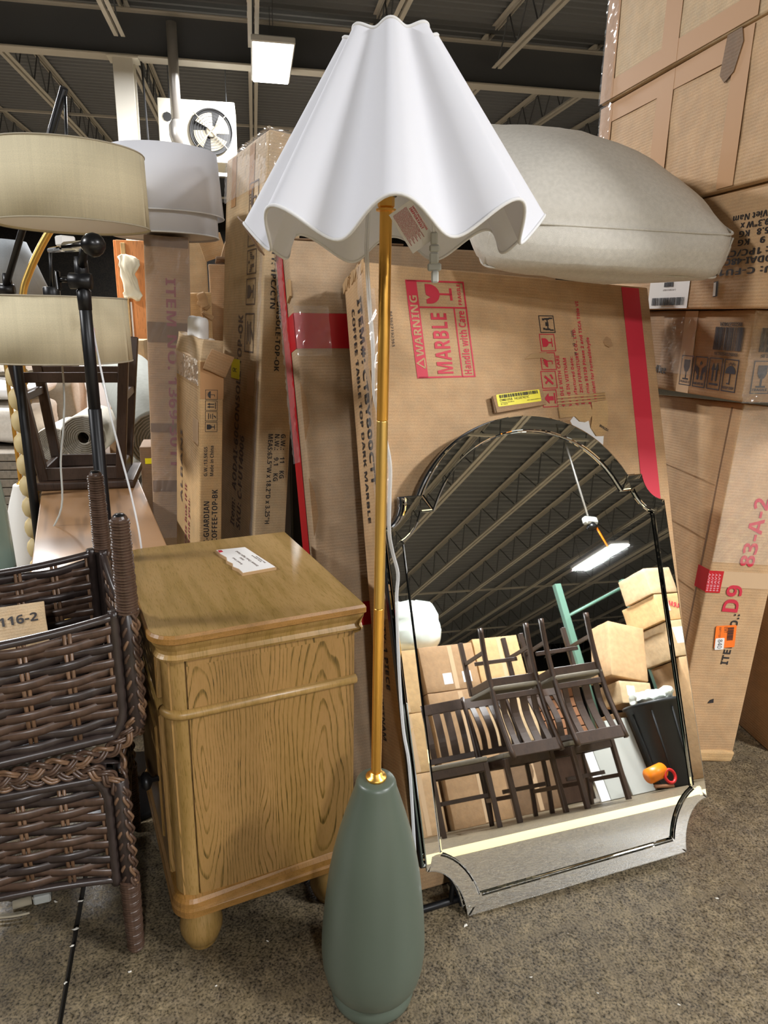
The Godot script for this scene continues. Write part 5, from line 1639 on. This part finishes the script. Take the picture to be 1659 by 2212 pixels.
func upturned_stool() -> void:
	var t := thing("wooden_stool", "dark wooden bar stool standing upside down on the brown side table", "stool", at(-1.135, 0.601, -2.60, 14))
	var m: Material = M.wood_espresso
	part(t, "seat", soft_box(Vector3(0.36, 0.03, 0.33), 0.006, 0.0, 3), m, mv(-0.18, 0, 0.165))
	for e in [[0.0, -0.13, 0.29, 0.022], [0.0, 0.13, 0.29, 0.022], [-0.134, 0.0, 0.022, 0.25], [0.134, 0.0, 0.022, 0.25]]:
		part(t, "seat_rail", block_mesh(Vector3(e[2], 0.045, e[3]), 0.003), m, mv(e[0], 0.053, e[1]))
	for sx in [-1, 1]:
		for sz in [-1, 1]:
			var st := begin()
			var a := Vector3(sx * 0.13, 0.03, sz * 0.125)
			var b := Vector3(sx * 0.185, 0.53, sz * 0.17)
			block(st, Vector3(0, a.distance_to(b) / 2, 0), Vector3(0.034, a.distance_to(b), 0.034), 0.003, Transform3D(Basis(Vector3.BACK, -sx * 0.11) * Basis(Vector3.RIGHT, sz * 0.09), a))
			part(t, "leg", done(st), m)
	for e in [[0.0, 0.155, 0.31, 0.02, 0.40], [0.0, -0.155, 0.31, 0.02, 0.40]]:
		part(t, "stretcher", block_mesh(Vector3(e[2], 0.035, e[3]), 0.003), m, mv(e[0], e[4], e[1]))
	for x in [-0.165, 0.165]:
		part(t, "stretcher", block_mesh(Vector3(0.02, 0.03, 0.29), 0.003), m, mv(x, 0.33, 0))

func rug_roll(label: String, a: Vector3, b: Vector3, r: float, m: Material) -> void:
	var x := along(a, b)
	var t := thing("rug_roll", label, "rug", x, "rolled rugs on the floor")
	var L := a.distance_to(b)
	part(t, "roll", turned([[r * 0.25, 0], [r - 0.006, 0], [r, 0.006], [r, L - 0.006], [r - 0.006, L], [r * 0.25, L]], 32), m)
	var st := begin()
	var p := []
	for k in 120:
		var an := k * 0.42
		var rr := r * (0.25 + 0.73 * k / 119.0)
		p.append(Vector3(cos(an) * rr, -0.002, sin(an) * rr))
	tube(st, p, r * 0.035, 5)
	part(t, "spiral_end", done(st), M.rug_back)
	var s2 := begin()
	for k in p.size():
		p[k].y = L + 0.002
	tube(s2, p, r * 0.035, 5)
	part(t, "spiral_end", done(s2), M.rug_back)

func pile_left() -> void:
	rug_roll("grey-white rug roll with its spiral end facing the aisle", Vector3(-1.80, 0.50, -4.10), Vector3(-1.87, 0.51, -4.52), 0.135, M.rug)
	rug_roll("short cream rug roll lying left of the spiral-ended roll", Vector3(-2.085, 0.42, -4.3), Vector3(-2.16, 0.42, -4.75), 0.11, M.upholstery)
	rug_roll("striped grey rug roll lying under the sage felt roll", Vector3(-1.43, 0.37, -3.66), Vector3(-1.55, 0.37, -4.3), 0.085, M.rug)
	rug_roll("cream rug roll lying lowest under the other rugs", Vector3(-1.84, 0.175, -4.05), Vector3(-1.90, 0.175, -4.5), 0.17, M.upholstery)
	rug_roll("dark-backed rug roll lying lowest under the felt roll", Vector3(-1.42, 0.135, -3.7), Vector3(-1.52, 0.135, -4.3), 0.13, M.rug_back)
	rug_roll("thick sage grey felt roll leaning behind the item-number carton", Vector3(-1.17, 0.6, -3.55), Vector3(-1.62, 0.84, -4.4), 0.16, M.felt_grey)
	var soft := [
		["upholstered_block", "pale pink upholstered sofa base standing on grey planks", Vector3(-3.1, 0.415, -4.25), Vector3(0.86, 0.21, 0.6), M.upholstery, 8.0],
		["upholstered_block", "white wrapped sofa cushion lying on the pink sofa base", Vector3(-3.2, 0.682, -4.35), Vector3(0.90, 0.09, 0.6), M.foam, 5.0],
		["upholstered_block", "cream sofa cushion on top of the wrapped white one", Vector3(-3.25, 0.828, -4.5), Vector3(0.86, 0.10, 0.6), M.upholstery, 11.0],
		["upholstered_block", "pale sofa back leaning above the stacked cushions", Vector3(-3.4, 0.985, -4.86), Vector3(0.95, 0.34, 0.25), M.upholstery, 10.0],
		["armchair_body", "tan film-wrapped armchair behind the upturned stool", Vector3(-2.68, 0.0, -5.0), Vector3(0.42, 0.74, 0.5), M.rug, 14.0],
		["wrapped_bundle", "white film-wrapped bundle behind the rolled rugs", Vector3(-2.50, 0.0, -5.72), Vector3(0.44, 0.90, 0.5), M.foam, 6.0],
		["wrapped_bundle", "second white bundle lying on the wrapped bundle", Vector3(-2.62, 0.965, -5.75), Vector3(0.62, 0.17, 0.4), M.upholstery, 2.0],
	]
	for i in soft.size():
		var e: Array = soft[i]
		var t := thing(e[0], e[1], "furniture", at(e[2].x, e[2].y, e[2].z, e[5]))
		part(t, "body", soft_box(e[3], 0.04, 0.012, 8, 20 + i, Vector3(0.01, 0.015, 0.01)), e[4])
	var pl := thing("plank_stack", "stack of weathered grey planks under the sofa base", "planks", at(-3.2, 0, -4.05, 8))
	for k in 7:
		part(pl, "plank", block_mesh(Vector3(1.0, 0.05, 0.7), 0.004), M.wood_grey, mv(0.5 + 0.01 * (k % 2), 0.027 + 0.055 * k, -0.35))
	# plywood crate with a rag hooked on it
	var cr := thing("plywood_crate", "tall orange plywood crate side standing behind the cartons", "crate", at(-2.02, 0, -5.24, 12))
	part(cr, "panel", block_mesh(Vector3(0.34, 1.72, 0.02), 0.002, Vector3(0.25, 0.86, 0)), M.plywood)
	part(cr, "panel", block_mesh(Vector3(0.02, 1.72, 0.3), 0.002, Vector3(0.07, 0.86, -0.16)), M.plywood)
	part(cr, "edge_batten", block_mesh(Vector3(0.03, 1.70, 0.03), 0.002, Vector3(0.13, 0.85, 0.026)), M.timber)
	part(cr, "white_edge", block_mesh(Vector3(0.012, 1.3, 0.012), 0.002, Vector3(0.155, 0.65, 0.02)), M.foam)
	var rg := thing("cloth_rag", "crumpled cream rag hanging on the plywood crate", "cloth", at(-1.87, 1.32, -5.14, 12))
	part(rg, "cloth", soft_box(Vector3(0.10, 0.28, 0.03), 0.013, 0.03, 8, 33), M.cloth_rag)
	# loose cartons between lamps and crate
	var many := [
		["small pale carton on top of the two low cartons by the crate", Vector3(-1.83, 0.895, -4.85), Vector3(0.17, 0.15, 0.3), M.kraft_pale, 10],
		["wide golden carton under the small pale one by the crate", Vector3(-1.88, 0.46, -4.75), Vector3(0.30, 0.43, 0.3), M.kraft_golden, 8],
		["low brown carton on the floor under the wide golden one", Vector3(-1.90, 0.0, -4.72), Vector3(0.34, 0.455, 0.34), M.kraft_brown, 8],
		["tall pale carton right of the item-number carton", Vector3(-0.98, 0.0, -3.30), Vector3(0.16, 1.56, 0.3), M.kraft_pale, 16],
		["brown carton raised on others behind the console carton", Vector3(-0.73, 1.08, -2.98), Vector3(0.12, 0.34, 0.3), M.kraft_brown, 14],
		["plain carton under the raised brown one", Vector3(-0.74, 0.0, -2.97), Vector3(0.16, 1.075, 0.3), M.kraft, 14],
	]
	for i in many.size():
		var e: Array = many[i]
		carton("loose_carton", e[0], at(e[1].x, e[1].y, e[1].z, e[4]), e[2], e[3], 40 + i, "", 0.006, 0.002)
	var b := carton("battered_carton", "battered golden carton with a chewed, torn upper corner", at(-0.765, 0, -2.74, 30), Vector3(0.10, 1.30, 0.26), M.kraft_golden, 47, "", 0.008, 0.004)
	words(b, "B", face("f"), 0.05, 1.12, 80, 0.02, 0.016, M.ink)
	bars(b, face("f"), 0.03, 1.11, 0.05, 0.025, M.ink_grey, 22, 80)
	for k in 5:
		part(b, "torn_shred", soft_box(Vector3(0.03, 0.05, 0.02), 0.005, 0.012, 4, 50 + k), M.kraft_edge, at(0.05 + 0.012 * k, 1.245 - 0.03 * (k % 3), 0.012, 20 * k, 15 * k, 10))
	var op := carton("open_carton", "open carton with raised flaps above the battered one", at(-0.70, 1.436, -2.98, 14), Vector3(0.13, 0.012, 0.28), M.kraft_dark, 48, "", 0.004)
	part(op, "flap", soft_box(Vector3(0.13, 0.17, 0.005), 0.002, 0.002, 4, 49), M.kraft, at(0.02, 0.005, -0.05, 35, 10, -28))
	part(op, "flap", soft_box(Vector3(0.10, 0.10, 0.005), 0.002, 0.002, 4, 50), M.kraft_pale, at(-0.04, 0.005, -0.25, 10, -20, 20))
	var lt := carton("yellow_label_carton", "dark carton with a yellow label behind the upturned stool", at(-1.07, 0.0, -2.98, 14), Vector3(0.16, 0.66, 0.2), M.kraft_dark, 51)
	var yl := strip(lt, "yellow_label", face("f"), 0.02, 0.585, 0.12, 0.61, M.paper_yellow)
	words(yl, "2", Transform3D(), -0.01, 0, 0, 0.01, 0.008, M.ink, "sans", 0.0004)
	words(lt, "036", face("f"), 0.05, 0.63, 0, 0.015, 0.05, M.paper)

func services() -> void:
	# gas unit heater with fan
	var t := thing("unit_heater", "cream unit heater with round fan grille hanging from the roof", "heater", at(-2.60, 2.90, -8.62, 10))
	part(t, "case", soft_box(Vector3(0.84, 0.63, 0.6), 0.012, 0.0, 3), M.heater_shell)
	var c := Vector3(0.575, 0.31, 0.004)
	var ring := begin(true)
	lathe(ring, [[0.232, 0], [0.24, 0.006], [0.24, 0.03], [0.225, 0.03], [0.222, 0.004], [0.232, 0]], 40, Transform3D(Basis(Vector3.RIGHT, PI / 2), c))
	part(t, "fan_ring", done(ring), M.heater_dark)
	part(t, "fan_recess", turned([[0, 0], [0.225, 0], [0.225, 0.004], [0, 0.004]], 40, false), M.heater_dark, Transform3D(Basis(Vector3.RIGHT, PI / 2), c))
	for k in 4:
		var bl := begin(true)
		var pts := []
		for i in 7:
			var a := -0.55 + 1.1 * i / 6
			pts.append([Vector3(cos(a - 0.25) * 0.05, sin(a - 0.25) * 0.05, 0.01 + 0.004 * i), Vector3(cos(a) * 0.195, sin(a) * 0.195, 0.006 + 0.006 * i)])
		for i in 6:
			quad(bl, pts[i][0], pts[i][1], pts[i + 1][1], pts[i + 1][0])
		part(t, "fan_blade", done(bl), M.fan_blade, mv(c.x, c.y, c.z) * Transform3D(Basis(Vector3.BACK, PI / 2 * k + 0.5), Vector3.ZERO))
	part(t, "fan_hub", turned([[0, 0], [0.06, 0], [0.06, 0.03], [0.05, 0.04], [0, 0.042]], 24), M.fan_blade, Transform3D(Basis(Vector3.RIGHT, PI / 2), c))
	for k in 6:
		part(t, "grille_ring", tube_mesh(ring_pts(0.06 + 0.03 * k, c + Vector3(0, 0, 0.045)), 0.0025, 5, true), M.heater_dark)
	for k in 4:
		var sp := begin(true)
		var a := PI / 4 + PI / 2 * k
		tube(sp, [c + Vector3(0, 0, 0.05), c + Vector3(cos(a) * 0.235, sin(a) * 0.235, 0.045), c + Vector3(cos(a) * 0.27, sin(a) * 0.27, 0.01)], 0.005, 6)
		part(t, "grille_arm", done(sp), M.fan_blade)
	part(t, "vent_hole", turned([[0, 0], [0.05, 0], [0.05, 0.006], [0, 0.006]], 8, false), M.heater_dark, Transform3D(Basis(Vector3.RIGHT, PI / 2), Vector3(0.10, 0.44, 0.002)))
	for x in [0.1, 0.74]:
		part(t, "hanger_rod", turned(rod_profile(0.006, 0.92, 0), 6), M.steel_dark, mv(x, 0.62, -0.3))
	# flue / conduit drop in front of it with a sprinkler valve
	var p := thing("conduit_drop", "grey conduit drop with a valve hanging in front of the heater", "pipe", at(-2.34, 2.9, -8.42))
	part(p, "pipe", turned(rod_profile(0.055, 0.92, 0), 16), M.conduit, mv(0, 0.36, 0))
	part(p, "valve_body", turned([[0, 0.10], [0.06, 0.12], [0.085, 0.2], [0.085, 0.3], [0.05, 0.36], [0, 0.36]], 18), M.conduit)
	part(p, "valve_pipe", tube_mesh([Vector3(0.0, 0.12, 0), Vector3(-0.05, 0.08, 0), Vector3(-0.10, 0.02, 0), Vector3(-0.02, 0.0, 0)], 0.02, 8), M.conduit)
	var q := thing("black_cable_drop", "black cable dropping from the girder beside the white column", "cable", at(-2.72, 2.95, -8.55))
	part(q, "cable", tube_mesh(smooth_path([Vector3(-0.16, 0.92, 0), Vector3(-0.02, 0.90, 0), Vector3(0.0, 0.82, 0), Vector3(0.01, 0.4, 0), Vector3(0.02, 0.02, 0)], 5), 0.012, 8), M.black_pipe)
	part(q, "socket_end", tube_mesh([Vector3(0.02, 0.02, 0), Vector3(0.021, -0.06, 0)], 0.018, 8), M.conduit)
	var cc := thing("grey_conduit", "thin pale conduit bending along the roof joists", "conduit", Transform3D())
	part(cc, "tube", tube_mesh(smooth_path([Vector3(0.75, 4.30, -7.2), Vector3(0.72, 4.15, -7.0), Vector3(0.95, 4.12, -6.95), Vector3(2.2, 4.12, -7.25), Vector3(3.4, 4.12, -7.5)], 5), 0.012, 8), M.conduit)

func ring_pts(r: float, c: Vector3) -> Array:
	var p := []
	for k in 36:
		p.append(c + Vector3(cos(TAU * k / 36) * r, sin(TAU * k / 36) * r, 0))
	return p

func background() -> void:
	side_table()
	upturned_stool()
	pile_left()
	services()

# ---------------------------------------------------------------- across the aisle (seen in the mirror)
func dining_chair(label: String, xf: Transform3D) -> void:
	var t := thing("dining_chair", label, "chair", xf, "dark slat-back dining chairs")
	var m: Material = M.wood_espresso
	part(t, "seat", soft_box(Vector3(0.44, 0.035, 0.42), 0.012, 0.0, 4, 0, Vector3(0, 0.006, 0)), M.rug_back, mv(-0.22, 0.445, 0.21))
	for e in [[0.0, 0.19], [0.0, -0.19]]:
		part(t, "seat_rail", block_mesh(Vector3(0.40, 0.06, 0.022), 0.003), m, mv(e[0], 0.415, e[1]))
	for x in [-0.2, 0.2]:
		part(t, "seat_rail", block_mesh(Vector3(0.022, 0.06, 0.38), 0.003), m, mv(x, 0.415, 0))
		part(t, "leg", block_mesh(Vector3(0.036, 0.44, 0.036), 0.003), m, mv(x, 0.22, 0.19))
		var pts := [Vector3(x, 0.0, -0.25), Vector3(x, 0.22, -0.21), Vector3(x, 0.45, -0.195), Vector3(x, 0.7, -0.215), Vector3(x, 0.98, -0.29)]
		part(t, "back_post", tube_mesh(smooth_path(pts, 4), 0.021, 4), m)
		part(t, "stretcher", block_mesh(Vector3(0.018, 0.03, 0.38), 0.002), m, mv(x, 0.18, 0))
	part(t, "stretcher", block_mesh(Vector3(0.38, 0.03, 0.018), 0.002), m, mv(0, 0.22, 0.02))
	part(t, "back_rail", block_mesh(Vector3(0.40, 0.09, 0.022), 0.004), m, at(0, 0.93, -0.277, 0, 14))
	part(t, "back_rail", block_mesh(Vector3(0.38, 0.045, 0.02), 0.004), m, at(0, 0.53, -0.198, 0, 4))
	for k in 4:
		var w := 0.045 if k in [0, 3] else 0.06
		var x := -0.135 + 0.09 * k
		var st := begin()
		var p := smooth_path([Vector3(x, 0.53, -0.198), Vector3(x, 0.66, -0.185), Vector3(x, 0.78, -0.215), Vector3(x, 0.90, -0.268)], 4)
		for i in p.size() - 1:
			var a: Vector3 = p[i]
			var b: Vector3 = p[i + 1]
			var h := Vector3(w / 2, 0, 0)
			var d := Vector3(0, 0, 0.006)
			quad(st, a - h + d, b - h + d, b + h + d, a + h + d)
			quad(st, a - h - d, a + h - d, b + h - d, b - h - d)
			quad(st, a - h + d, a - h - d, b - h - d, b - h + d)
			quad(st, a + h - d, a + h + d, b + h + d, b + h - d)
		part(t, "back_slat", done(st), m)

func in_hall(bx: float, y: float, bz: float, turn := 0.0, lean := 0.0, side := 0.0) -> Transform3D:
	var b := rot(12.0)
	return Transform3D(b * rot(turn, lean, side), b * Vector3(bx, y, bz))

func across() -> void:
	single("floor_stripe", "broad cream painted stripe along the aisle floor", "floor marking", block_mesh(Vector3(13, 0.0008, 0.62)), M.floor_paint, hall(5.0, 0.0005, 0.78))
	# chairs: upright ones below, two turned over on top
	dining_chair("dark slat-back dining chair standing closest to the stacked cartons", in_hall(2.16, 0.0, 2.38, 200))
	dining_chair("dark slat-back dining chair standing under the left upturned chair", in_hall(2.66, 0.0, 2.34, 180))
	dining_chair("dark slat-back dining chair standing under the right upturned chair", in_hall(3.16, 0.0, 2.24, 176))
	dining_chair("dark slat-back dining chair turned over on the left standing chair", in_hall(2.66, 0.935, 2.26, 4) * Transform3D(Basis(Vector3.BACK, PI), Vector3(0, 0.0, 0)) * mv(0, -0.47, 0))
	dining_chair("dark slat-back dining chair turned over on the right standing chair", in_hall(3.16, 0.935, 2.12, 8) * Transform3D(Basis(Vector3.BACK, PI), Vector3(0, 0.0, 0)) * mv(0, -0.47, 0))
	# carton wall at the left with a film-wrapped bale on it
	var st := [
		["golden carton at the end of the carton wall, third layer", 1.86, 1.0, 3.2, Vector3(0.50, 0.56, 0.5), "kraft_golden"],
		["golden carton at the end of the carton wall, second layer", 1.84, 0.5, 3.2, Vector3(0.52, 0.495, 0.5), "kraft_golden"],
		["golden carton at the end of the carton wall, on the floor", 1.82, 0.0, 3.2, Vector3(0.54, 0.495, 0.5), "kraft"],
		["brown carton with white labels, third layer of the carton wall", 2.40, 1.14, 3.15, Vector3(0.56, 0.42, 0.5), "kraft_brown"],
		["brown carton under the labelled one in the carton wall", 2.40, 0.57, 3.15, Vector3(0.58, 0.565, 0.5), "kraft_brown"],
		["brown carton on the floor in the middle of the carton wall", 2.40, 0.0, 3.15, Vector3(0.58, 0.565, 0.5), "kraft_brown"],
		["large orange-tinted carton behind the upturned chairs", 3.0, 1.18, 3.2, Vector3(0.5, 0.42, 0.5), "kraft_golden"],
		["pale carton carrying the orange-tinted one", 3.0, 0.6, 3.2, Vector3(0.52, 0.575, 0.5), "kraft_pale"],
		["brown carton on the floor behind the dining chairs", 3.0, 0.0, 3.2, Vector3(0.54, 0.595, 0.5), "kraft_dark"],
	]
	for i in st.size():
		var e: Array = st[i]
		var c := carton("wall_carton", e[0], in_hall(e[1] + e[4].x, e[2], e[3], 180), e[4], M[e[5]], 60 + i, "", 0.006, 0.002)
		strip(c, "tape", face("f"), e[4].x * 0.4, 0.01, e[4].x * 0.48, e[4].y - 0.01, M.tape_strapping)
		if i == 3:
			for k in 2:
				strip(c, "label", face("f"), 0.08 + 0.2 * k, 0.06, 0.17 + 0.2 * k, 0.16, M.paper)
	var bale := thing("wrapped_bale", "round white bale in glossy film lying on the carton wall", "bale", in_hall(2.15, 1.57, 3.42))
	part(bale, "bale", soft_box(Vector3(0.66, 0.5, 0.46), 0.17, 0.012, 10, 70, Vector3(0, 0.02, 0)), M.bag_clear, mv(-0.05, 0, 0.23))
	# timber shelf with stacked planks
	var sh := thing("timber_shelf", "timber beam shelf on green uprights with stacked brown planks", "rack", in_hall(3.55, 0, 3.22))
	part(sh, "beam", block_mesh(Vector3(1.6, 0.11, 0.06), 0.004), M.timber, mv(0.75, 1.16, 0))
	part(sh, "beam", block_mesh(Vector3(1.6, 0.11, 0.06), 0.004), M.timber, mv(0.75, 1.16, 0.6))
	for x in [0.62, 1.5]:
		for z in [0.02]:
			part(sh, "upright", block_mesh(Vector3(0.075, 2.1, 0.06), 0.004), M.rack_green, mv(x, 1.05, z))
	part(sh, "brace", tube_mesh([Vector3(0.65, 1.75, 0.02), Vector3(1.48, 2.02, 0.02)], 0.018, 6), M.rack_green)
	for k in 5:
		part(sh, "plank", block_mesh(Vector3(0.9, 0.085, 0.5), 0.004), M.wood_stack, mv(0.12 + 0.02 * (k % 2), 0.62 + 0.095 * k, 0.35))
	part(sh, "bearer", block_mesh(Vector3(0.8, 0.56, 0.4), 0.004), M.wood_espresso, mv(0.1, 0.285, 0.4))
	# pallets, grey boards, bin, tools
	for k in 3:
		single("grey_board", ["tall grey board leaning beside the dining chairs", "pale grey board leaning next to the tall grey one", "narrow white board leaning closest to the chairs"][k], "board", block_mesh(Vector3([0.24, 0.2, 0.09][k], [0.62, 0.55, 0.5][k], 0.02), 0.002, Vector3(0, [0.31, 0.275, 0.25][k], 0)), [M.panel_grey, M.panel_grey, M.foam][k], in_hall([3.84, 3.60, 3.45][k], 0.003, 2.46, 0, -8))
	var bin := thing("waste_bin", "large black wheeled waste bin stuffed with a bag", "bin", in_hall(4.16, 0, 2.40))
	part(bin, "body", turned([[0, 0], [0.17, 0], [0.18, 0.02], [0.235, 0.66], [0.255, 0.665], [0.255, 0.69], [0.24, 0.695], [0.225, 0.66], [0.165, 0.04], [0, 0.04]], 36), M.bin_black)
	for a in 8:
		part(bin, "rib", tube_mesh([Vector3(cos(TAU * a / 8) * 0.182, 0.04, sin(TAU * a / 8) * 0.182), Vector3(cos(TAU * a / 8) * 0.232, 0.62, sin(TAU * a / 8) * 0.232)], 0.008, 6), M.bin_black)
	var bag := thing("rubbish_bag", "white and silver rubbish bulging out of the black bin", "rubbish", in_hall(4.04, 0.665, 2.54))
	part(bag, "bag", soft_box(Vector3(0.3, 0.12, 0.3), 0.05, 0.03, 8, 81), M.bag_clear)
	single("black_board", "black board standing behind the waste bin", "board", block_mesh(Vector3(0.30, 1.14, 0.02), 0.002, Vector3(0, 0.57, 0)), M.black_plastic, in_hall(4.54, 0.002, 3.02, 0, 0))
	var rc := [
		["tilted open carton leaning over the waste bin", 4.00, 0.90, 2.62, Vector3(0.40, 0.52, 0.3), "kraft", 16.0],
		["small carton with a white label under the tilted one", 4.02, 0.69, 2.60, Vector3(0.34, 0.2, 0.3), "kraft_pale", 10.0],
		["long carton under the small labelled one", 3.98, 0.0, 2.72, Vector3(0.28, 0.68, 0.3), "kraft_brown", 0.0],
		["golden carton, lowest of the right-hand carton tower", 4.72, 0.0, 2.40, Vector3(0.5, 1.05, 0.5), "kraft", 0.0],
		["golden carton with white labels, middle of the carton tower", 4.66, 1.06, 2.40, Vector3(0.52, 0.34, 0.5), "kraft_pale", 0.0],
		["golden carton with red print, upper part of the carton tower", 4.62, 1.41, 2.42, Vector3(0.5, 0.26, 0.5), "kraft_golden", 0.0],
		["small golden carton crowning the carton tower", 4.60, 1.68, 2.42, Vector3(0.42, 0.26, 0.4), "kraft_pale", 0.0],
	]
	for i in rc.size():
		var e: Array = rc[i]
		var c := carton("aisle_carton", e[0], in_hall(e[1] + e[4].x, e[2], e[3], 180, 0, e[6]), e[4], M[e[5]], 90 + i, "", 0.006, 0.002)
		if i in [1, 4, 5]:
			strip(c, "label", face("f"), e[4].x * 0.55, e[4].y * 0.35, e[4].x * 0.8, e[4].y * 0.8, M.paper)
		if i == 5:
			words(c, "WARM", face("f"), 0.08, 0.10, 20, 0.05, 0.2, M.ink_red)
	var og := thing("power_tool", "orange power tool lying on the floor beside the waste bin", "tool", in_hall(3.82, 0.065, 2.20))
	part(og, "motor", tube_mesh([Vector3(-0.09, 0.06, 0), Vector3(0.07, 0.085, 0.02)], 0.06, 16), M.tool_orange)
	part(og, "guard", tube_mesh(ring_pts(0.05, Vector3(0.09, 0.03, -0.03)), 0.012, 8, true), M.tool_red)
	part(og, "handle", tube_mesh([Vector3(-0.08, -0.02, -0.02), Vector3(0.10, -0.045, -0.02)], 0.014, 8), M.wood_stack)
	var sn := thing("hanging_sensor", "grey sensor with an orange ribbon hanging over the aisle", "sensor", Transform3D(Basis(), Vector3(5.28, 2.76, 2.04)))
	part(sn, "rod", tube_mesh([Vector3(-0.01, 0.06, 0), Vector3(-0.05, 1.3, -0.06)], 0.012, 8), M.conduit)
	part(sn, "body", block_mesh(Vector3(0.2, 0.09, 0.08), 0.02), M.panel_grey)
	part(sn, "lens", turned([[0, 0], [0.05, 0], [0.06, 0.03], [0.04, 0.07], [0, 0.08]], 20), M.black_plastic, mv(0, -0.1, 0))
	part(sn, "ribbon", tube_mesh([Vector3(0.06, -0.04, 0), Vector3(0.09, -0.16, -0.01), Vector3(0.16, -0.40, -0.02)], 0.022, 4, false, Vector3.BACK, 0.15), M.tool_orange)

func _ready() -> void:
	setup()
	make_materials()
	light_panels()
	shell()
	furniture()
	boxes()
	lamps()
	wicker()
	background()
	across()
